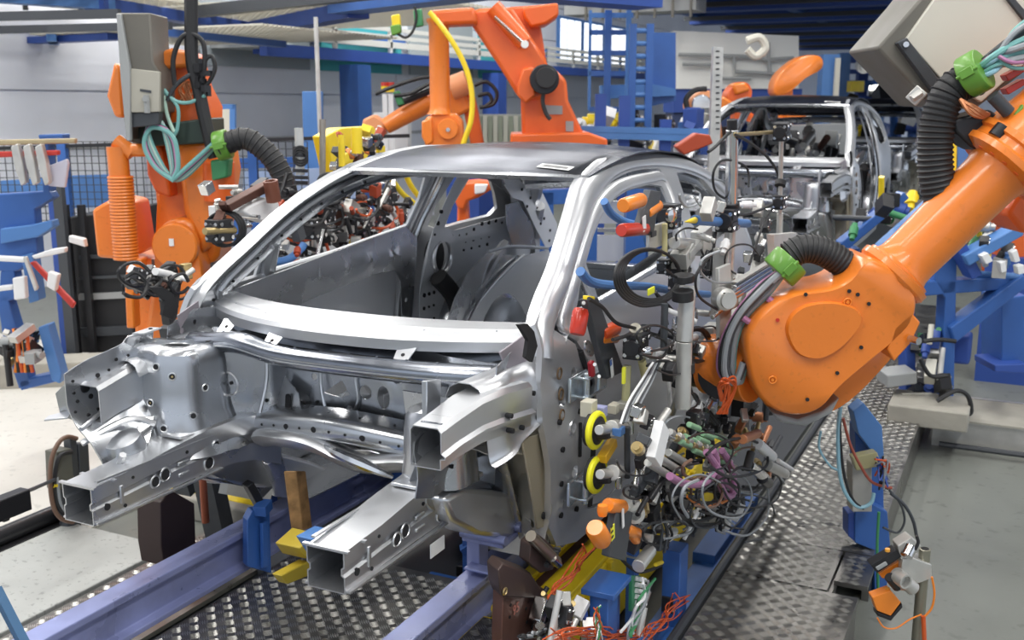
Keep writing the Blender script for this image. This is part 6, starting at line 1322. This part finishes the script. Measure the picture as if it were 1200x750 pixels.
m = MB(); a = at(370, 20, H=8.6); m.cyl(a, (a.x, a.y, ZF), .018, 8); tag(m.build('grey_pole', GAL), 'thin grey pole rising in front of the light blue upright panel', 'pole')
fb = thing('notice_frame', 'blue portal frame with a cream board right of the left robot', 'frame', tuple(at(262, 300, H=8.5).xy.to_3d()+V((0, 0, ZF))))
for L, mt in (([(246, 122), (275, 122), (275, 128), (246, 128)], BLUEL), ([(269, 122), (275, 122), (275, 170), (269, 170)], BLUEL), ([(246, 128), (269, 128), (269, 165), (246, 165)], CREAM)):
    m = MB(); m.prism([at(*q, H=8.5) for q in L], FH*.05); L_(m.build('frame_bar' if mt is BLUEL else 'board', mt, fb, smooth=0), fb)
post(272, 168, None, 8.55, .05, BLUE, fb, 'leg')
bk = thing('black_cabinet', 'black machine cabinet with a pale rail behind the left robot', 'cabinet', tuple(at(115, 420, H=8.2).xy.to_3d()+V((0, 0, ZF))))
m = MB(); A, B = at(78, 255, H=8.2), at(160, 245, H=8.2); m.prism([A, B, V((B.x, B.y, ZF+.1)), V((A.x, A.y, ZF+.1))], FH*.6); L_(m.build('cabinet_body', BLACK, bk, bevel=.01, smooth=0), bk)
for y0, y1, mt in ((345, 352, GREYP), (300, 304, DGREY), (385, 395, DGREY), (325, 328, DGREY)):
    m = MB(); m.prism([at(*q, H=8.15) for q in ((92, y0), (155, y0-3), (155, y1-3), (92, y1))], FH*.04); L_(m.build('cabinet_rail', mt, bk, smooth=0), bk)
for px in (95, 76): post(px, 240, None, 8.1, .05, BLACKP, bk, 'door_post')
post(60, 205, None, 8.0, .06, BLUED, bk, 'blue_upright'); post(68, 215, None, 7.95, .07, DGREY, bk, 'grey_upright')
# left blue fixture
lx = thing('clamping_fixture', 'blue clamping fixture with red and white clamps at the left edge', 'fixture', tuple(at(40, 450, H=6.0).xy.to_3d()+V((0, 0, ZF))))
HX = 6.0
def fx(nm, L, mt, H=HX, th=.10, bevel=.008): return L_(slab(nm, L, H, th, mt, lx, bevel, 0), lx)
fx('blue_plate', [(-10, 228), (58, 224), (62, 232), (40, 245), (44, 300), (20, 318), (-10, 318)], BLUE); fx('blue_arm', [(0, 268), (34, 264), (60, 258), (62, 266), (44, 278), (0, 286)], BLUEL, HX-.05)
fx('blue_leg', [(0, 318), (16, 316), (22, 350), (-2, 356)], BLUE); fx('blue_leg', [(24, 300), (38, 296), (46, 352), (34, 356)], BLUEL, HX-.03)
fx('blue_leg', [(-4, 350), (8, 346), (24, 400), (36, 452), (22, 456), (4, 402)], BLUE); fx('blue_leg', [(44, 384), (56, 380), (72, 438), (70, 450), (60, 446)], BLUEL, HX-.05); fx('blue_foot', [(22, 446), (70, 436), (72, 446), (24, 458)], BLUE)
fx('blue_head', [(44, 158), (74, 157), (74, 168), (56, 170), (58, 228), (50, 228), (48, 172)], BLUE)
fx('tan_rail', [(-10, 164), (88, 162), (88, 168), (-10, 171)], mat('tan_bar', (.40, .33, .20), .5), HX-.1, .04); fx('red_rail', [(-10, 178), (68, 176), (68, 182), (-10, 185)], mat('red_bar', (.50, .04, .03), .4), HX-.12, .04)
for i in range(3): fx('chrome_clamp', [(12+i*14, 172), (20+i*14, 168), (26+i*14, 190), (30+i*14, 214), (24+i*14, 218), (16+i*14, 194)], GAL, HX-.16, .05)
fx('white_plate', [(52, 196), (78, 186), (80, 192), (76, 220), (56, 218)], mat('pale_lilac_plate', (.55, .56, .66), .4), HX-.1, .03)
fx('red_lever', [(34, 308), (40, 306), (88, 356), (84, 362)], mat('red_bar', (.50, .04, .03), .4), HX-.1, .03)
for L in ([(36, 300), (60, 292), (76, 290), (76, 296), (40, 304)], [(80, 276), (98, 280), (100, 290), (80, 284)], [(14, 326), (28, 324), (30, 350), (16, 352)], [(56, 318), (68, 322), (64, 342), (54, 336)], [(-4, 336), (14, 334), (14, 340), (-4, 342)], [(-10, 300), (28, 302), (28, 308), (-10, 306)]): fx('white_clamp', L, WHITE, HX-.15, .05)
fx('chrome_clamp', [(26, 302), (30, 300), (44, 338), (40, 342)], GAL, HX-.17, .03)
for i in range(6): m = MB(); m.tube([at(16+i*3, 385, H=HX-.1), at(20+i*2+rr.uniform(-4, 4), 410, H=HX-.12), at(18+i*4, 436, H=HX-.1)], .012, 6, 5); L_(m.build('cable', [ORDARK, BLACK, REDW][i % 3], lx), lx)
n0 = {o.name for o in lx.children}; bits(14, (5, 385, 40, 430), 5.85, 6.0, [CREAM, GREYP, BRASS, GAL, BLACKP], rr, lx, 1.6); L2(lx, n0)
# ---------------------------------------------------------------- right-hand side
rf = thing('welding_rig', 'blue welded steel frame with diagonal braces behind the right orange arm', 'frame', tuple(at(1110, 470, H=6.2).xy.to_3d()+V((0, 0, ZF))))
def fr_(nm, L, H=6.2, mt=BLUE, th=.14, bevel=.008): return L_(slab(nm, L, H, th, mt, rf, bevel, 0), rf)
fr_('upright', [(1094, 292), (1122, 292), (1118, 468), (1102, 472), (1108, 350), (1096, 330)]); fr_('upright', [(1060, 330), (1072, 326), (1074, 468), (1062, 470)], 6.4, BLUED)
fr_('crossbar', [(1075, 330), (1200, 326), (1200, 338), (1120, 344), (1075, 348)]); fr_('diagonal_brace', [(1114, 384), (1200, 322), (1204, 336), (1120, 402)], 6.15)
fr_('diagonal_brace', [(1130, 300), (1200, 262), (1200, 276), (1136, 312)], 6.0, BLUEL); fr_('diagonal_brace', [(1118, 288), (1130, 280), (1152, 322), (1140, 328)], 6.05, BLUED)
fr_('box_upright', [(1174, 350), (1204, 346), (1204, 430), (1174, 432)], 6.4, BLUE, .3); fr_('foot_plate', [(1166, 428), (1204, 426), (1204, 438), (1166, 436)], 6.3, BLUED, .3)
fr_('diagonal_brace', [(1030, 292), (1036, 286), (1092, 236), (1096, 244), (1040, 296)], 7.0, BLUEL); fr_('upright', [(1036, 286), (1044, 284), (1048, 330), (1040, 332)], 7.0); fr_('upright', [(1000, 292), (1008, 290), (1010, 345), (1002, 345)], 7.6); fr_('crossbar', [(985, 285), (1060, 225), (1066, 232), (990, 296)], 7.5, BLUE)
fr_('yellow_guard', [(1112, 168), (1122, 168), (1120, 240), (1112, 244)], 8, YELLOW, .1); fr_('upright', [(1122, 160), (1136, 160), (1134, 260), (1122, 262)], 8, BLUEL)
fr_('table_block', [(1040, 440), (1075, 436), (1075, 450), (1040, 455)], 6.2, GREYP, .2)
for L in ([(1186, 296), (1192, 292), (1196, 306), (1190, 308)], [(1192, 312), (1200, 310), (1202, 320), (1194, 322)], [(1150, 300), (1158, 296), (1164, 306), (1156, 310)], [(1172, 308), (1178, 306), (1180, 318), (1174, 320)]): fr_('white_insulator', L, 5.95, WHITE, .06, .004)
n0 = {o.name for o in rf.children}
bits(34, (1000, 230, 1090, 330), 7.2, 8.4, [YELLOW, YELLOW, DGREY, BLUED, BLACKP, GREEND, ORANGE2, GAL], rr, rf, 2.4); bits(16, (1120, 255, 1165, 300), 6.1, 6.5, [YELLOW, DGREY, GREEND, BLUEL, GAL], rr, rf, 1.8)
bits(30, (1072, 380, 1112, 470), 6.1, 6.5, [DGREY, BLACKP, GREEND, GAL, CREAM, BLUED], rr, rf, 1.7); bits(10, (1150, 280, 1200, 325), 6.0, 6.3, [BLUEL, BLUE, WHITE, GAL], rr, rf, 1.7); L2(rf, n0)
for L in ([(1098, 470), (1120, 458), (1134, 464), (1138, 482), (1132, 486)], [(1078, 420), (1090, 440), (1110, 440)], [(1082, 400), (1100, 398), (1120, 400)]): m = MB(); m.tube([at(*q, H=6.0) for q in L], .014, 6, 6); L_(m.build('cable', BLACK, rf), rf)
m = MB(); m.box(at(1090, 475, H=6.1)+V((0, 0, -.03)), (.45, .4, .12)); L_(m.build('base_block', KERB, rf, bevel=.01), rf)
m = MB(); m.box(at(1168, 420, H=6.3)+V((-.25, 0, .05)), (.2, .2, .18)); L_(m.build('grey_motor', BLUED, rf, bevel=.02), rf)
# second orange robot behind at the right edge
r4 = thing('robot_arm', 'dark orange robot part glimpsed below the arm at the right edge', 'robot')
slab('arm_casting', [(1148, 218), (1170, 204), (1196, 202), (1204, 236), (1190, 240), (1178, 232), (1170, 240), (1150, 232)], 7.5, .5, ORANGE2, r4, .03)
slab('mount_column', [(1172, 236), (1204, 236), (1204, 330), (1176, 330)], 7.7, .4, ORANGE2, r4, .03)
a = at(1190, 300, H=7.8); m = MB(); m.box((a.x, a.y, (.6+ZF)/2), (.4, .4, .6-ZF)); m.build('pedestal', BLUED, r4, smooth=0)
# post at the walkway edge with valve box
vp = thing('valve_post', 'blue post with grey valve box and looping hoses at the walkway edge', 'post', tuple(at(1020, 640, H=4.15).xy.to_3d()+V((0, 0, ZF))))
def vq(nm, L, H=4.15, mt=BLUE, th=.08, bevel=.004): return L_(slab(nm, L, H, th, mt, vp, bevel, 0), vp)
vq('post_body', [(1002, 600), (1022, 590), (1040, 600), (1044, 645), (1036, 720), (1026, 730), (1024, 645), (1002, 636)], 4.15); vq('post_body', [(1002, 500), (1020, 488), (1034, 506), (1036, 600), (1004, 602)], 4.22)
vq('bent_head', [(1000, 482), (1012, 472), (1034, 500), (1036, 534), (1028, 538), (1006, 508)], 4.14, BLUEL); vq('dark_side', [(994, 602), (1003, 600), (1003, 636), (994, 628)], 4.16, BLUED)
vq('valve_box', [(999, 545), (1022, 542), (1022, 600), (999, 600)], 4.08, mat('valve_box_grey', (.42, .41, .38), .5), .08); vq('valve_top', [(999, 536), (1028, 530), (1034, 546), (1004, 552)], 4.05, mat('olive_glassy', (.42, .40, .22), .15), .05)
for L, mt, r in (([(985, 476), (982, 510), (984, 555), (992, 580), (1006, 594), (1020, 590), (1024, 578)], mat('pale_blue_hose', (.28, .50, .60), .4), .008), ([(984, 478), (985, 520), (990, 560), (1000, 586), (1012, 596)], BLACK, .006), ([(962, 505), (960, 525), (972, 545), (984, 552)], mat('pale_blue_hose', (.28, .50, .60), .4), .005),
                 ([(988, 490), (996, 520), (1008, 545), (1022, 565), (1045, 572)], mat('red_brown_wire', (.35, .08, .05), .5), .006), ([(1042, 574), (1055, 590), (1060, 610), (1052, 624), (1035, 618)], DGREY, .005), ([(1044, 578), (1060, 592), (1070, 610), (1074, 628)], DGREY, .007), ([(1030, 600), (1028, 640), (1029, 690)], GREEND, .006)):
    m = MB(); m.tube([at(*q, H=4.0) for q in L], r, 8, 6); L_(m.build('hose', mt, vp), vp)
n0 = {o.name for o in vp.children}
bits(22, (1018, 535, 1045, 592), 4.0, 4.1, [GAL, BRASS, BLUED, BLACKP, WHITE, REDPL, GREEND], rr, vp, .9)
bits(20, (972, 472, 1020, 505), 4.0, 4.1, [GAL, CREAM, BLACKP, DGREY, CHROME, BROWN], rr, vp, .9); L2(vp, n0)
for i in range(8):
    m = MB(); m.tube([at(1030+rr.uniform(-6, 12), 540+rr.uniform(-6, 40), H=4.0+rr.uniform(-.05, .05)) for _ in range(4)], .004, 6, 5); L_(m.build('wire', [BLACK, REDW, GREYH, BLUED][i % 4], vp), vp)
# sensor pole
HP = 3.45
so = thing('sensor_pole', 'grey steel pole carrying orange sensors beside the walkway at lower right', 'pole', tuple(at(1080, 745, H=HP).xy.to_3d()+V((0, 0, ZF))))
a = at(1084, 643, H=HP); m = MB(); m.lathe([(.016, 0), (.020, .001), (.020, a.z-ZF)], (a.x, a.y, a.z), (0, 0, -1), 20); L_(m.build('pole_tube', mat('olive_steel_tube', (.30, .29, .23), .4, .7), so), so)
m = MB(); m.cyl(a-V((0, 0, .001)), a+V((0, 0, .0015)), .014, 14); L_(m.build('tube_mouth', HOLE, so), so)
def sq(nm, L, H, mt, th=.05, bevel=.003): return L_(slab(nm, L, H, th, mt, so, bevel, 0), so)
sq('cross_clamp', [(1058, 656), (1070, 654), (1092, 662), (1092, 678), (1076, 684), (1056, 668)], HP-.03, GAL, .08); sq('elbow_clamp', [(1052, 640), (1068, 630), (1080, 640), (1064, 660), (1056, 656)], HP-.02, GAL, .06)
for aa, bb, r, mt in (((1050, 672), (1070, 690), .026, GAL), ((1062, 652), (1068, 640), .022, CHROME), ((1052, 686), (1058, 676), .030, GAL), ((1042, 676), (1052, 688), .018, BLACKP)):
    m = MB(); m.cyl(at(*aa, H=HP-.05), at(*bb, H=HP-.03), r, 18); L_(m.build('tube_clamp', mt, so, bevel=.002), so)
m = MB(); p = at(1062, 682, H=HP-.10); m.lathe([(.020, .03), (.020, 0), (.026, 0), (.027, .02), (.022, .05)], p, FH-RT*.4, 22); L_(m.build('clamp_ring', GAL, so), so)
for L, mt, H in (([(1020, 662), (1050, 644), (1058, 652), (1028, 672)], BLACKP, HP-.02), ([(1030, 672), (1056, 656), (1060, 662), (1048, 678), (1034, 678)], ORDARK, HP), ([(1022, 700), (1044, 692), (1056, 706), (1044, 722), (1028, 716)], ORDARK, HP-.04), ([(1028, 717), (1044, 723), (1057, 707), (1058, 712), (1044, 728), (1028, 722)], BLACKP, HP-.035),
                 ([(1026, 665), (1038, 658), (1041, 662), (1029, 669)], GREYP, HP-.025)):
    sq('sensor_block', L, H, mt, .045 if mt is not GREYP else .005)
for c in ((1040, 646), (1040, 692)): m = MB(); m.cyl(at(*c, H=HP-.02), at(c[0], c[1]-3, H=HP-.02), .009, 10); L_(m.build('sensor_knob', mat('amber_knob', (.85, .38, .05), .4), so), so)
for L, mt, r in (([(1092, 676), (1095, 695), (1092, 712), (1084, 722)], ORDARK, .004), ([(1028, 724), (1036, 735), (1050, 736), (1066, 726), (1080, 720)], ORDARK, .003), ([(1082, 722), (1083, 745), (1084, 780)], REDW, .008), ([(1074, 628), (1076, 636), (1072, 644)], BLACK, .006)):
    m = MB(); m.tube([at(*q, H=HP-.05) for q in L], r, 8, 6); L_(m.build('cable', mt, so), so)
# far lights and frames to the right of the second car
fl_ = thing('storage_frame', 'distant dark blue storage frames with bright tubes far beyond the line', 'frame', tuple(at(1030, 200, H=24).xy.to_3d()+V((0, 0, ZF))))
for i in range(6): post(990+i*22, 62, None, 24+i*.3, .22, BLUED if i % 2 else BLUEL, fl_)
for y in (68, 84, 100, 118): m = MB(); m.beam(at(985, y, H=24), at(1120, y, H=24), .1, .22 if y != 84 else .1); L_(m.build('frame_beam', BLUED if y != 100 else BLUE, fl_, smooth=0), fl_)
for i in range(8):
    m = MB(); m.box(at(1024+i*5, 103-i*.8, H=22), (.18, .05, .09)); L_(m.build('tube_lamp', mat('small_lamp', (1, .97, .9), .5, emit=5), fl_, smooth=0), fl_)
m = MB(); m.box(at(1033, 114, H=22), (.16, .05, .16)); L_(m.build('red_light', mat('red_light', (.9, .05, .12), .5, emit=1.5), fl_, smooth=0), fl_)
n0 = {o.name for o in fl_.children}; bits(40, (985, 70, 1110, 170), 20, 24, [BLUED, BLUE, GREYP, WHITE, DGREY, YELLOW], rr, fl_, 7); L2(fl_, n0)

# blue portal seen through the car's rear and near door window
bp = thing('blue_portal', 'blue steel portal with a pale panel seen through the near door window', 'frame', tuple(at(715, 330, H=7.2).xy.to_3d()+V((0, 0, ZF))))
for px, y0, w_ in ((690, 205, .12), (746, 190, .14), (640, 225, .10)): post(px, y0, None, 7.2, w_, BLUE, bp)
for a, b in (((615, 232), (695, 228)), ((690, 212), (752, 208))): m = MB(); m.beam(at(*a, H=7.2), at(*b, H=7.2), .10, .10); L_(m.build('crossbar', BLUE, bp, smooth=0), bp)
for y0, y1, mt in ((236, 262, WHITE), (268, 272, GAL), (276, 306, WHITE)):
    m = MB(); m.prism([at(*q, H=7.35) for q in ((698, y0), (738, y0), (738, y1), (698, y1))], FH*.05); L_(m.build('pale_panel', mt, bp, smooth=0), bp)
r5 = thing('robot_arm', 'orange robot piece seen through the far rear quarter window', 'robot')
slab('curved_link', [(530, 226), (538, 214), (560, 212), (578, 214), (580, 220), (560, 232), (548, 236), (544, 248), (536, 244)], 7.8, .25, ORANGE2, r5, .02)
slab('link_column', [(536, 236), (548, 236), (552, 330), (534, 330)], 7.9, .3, ORANGE2, r5, .02)
q = at(543, 300, H=8.05); m = MB(); m.box((q.x, q.y, (q.z+ZF)/2), (.3, .3, q.z-ZF)); m.build('pedestal', BLUED, r5, smooth=0)
slab('white_cover', [(556, 216), (572, 216), (568, 226), (556, 228)], 7.75, .06, WHITE, r5, .01)
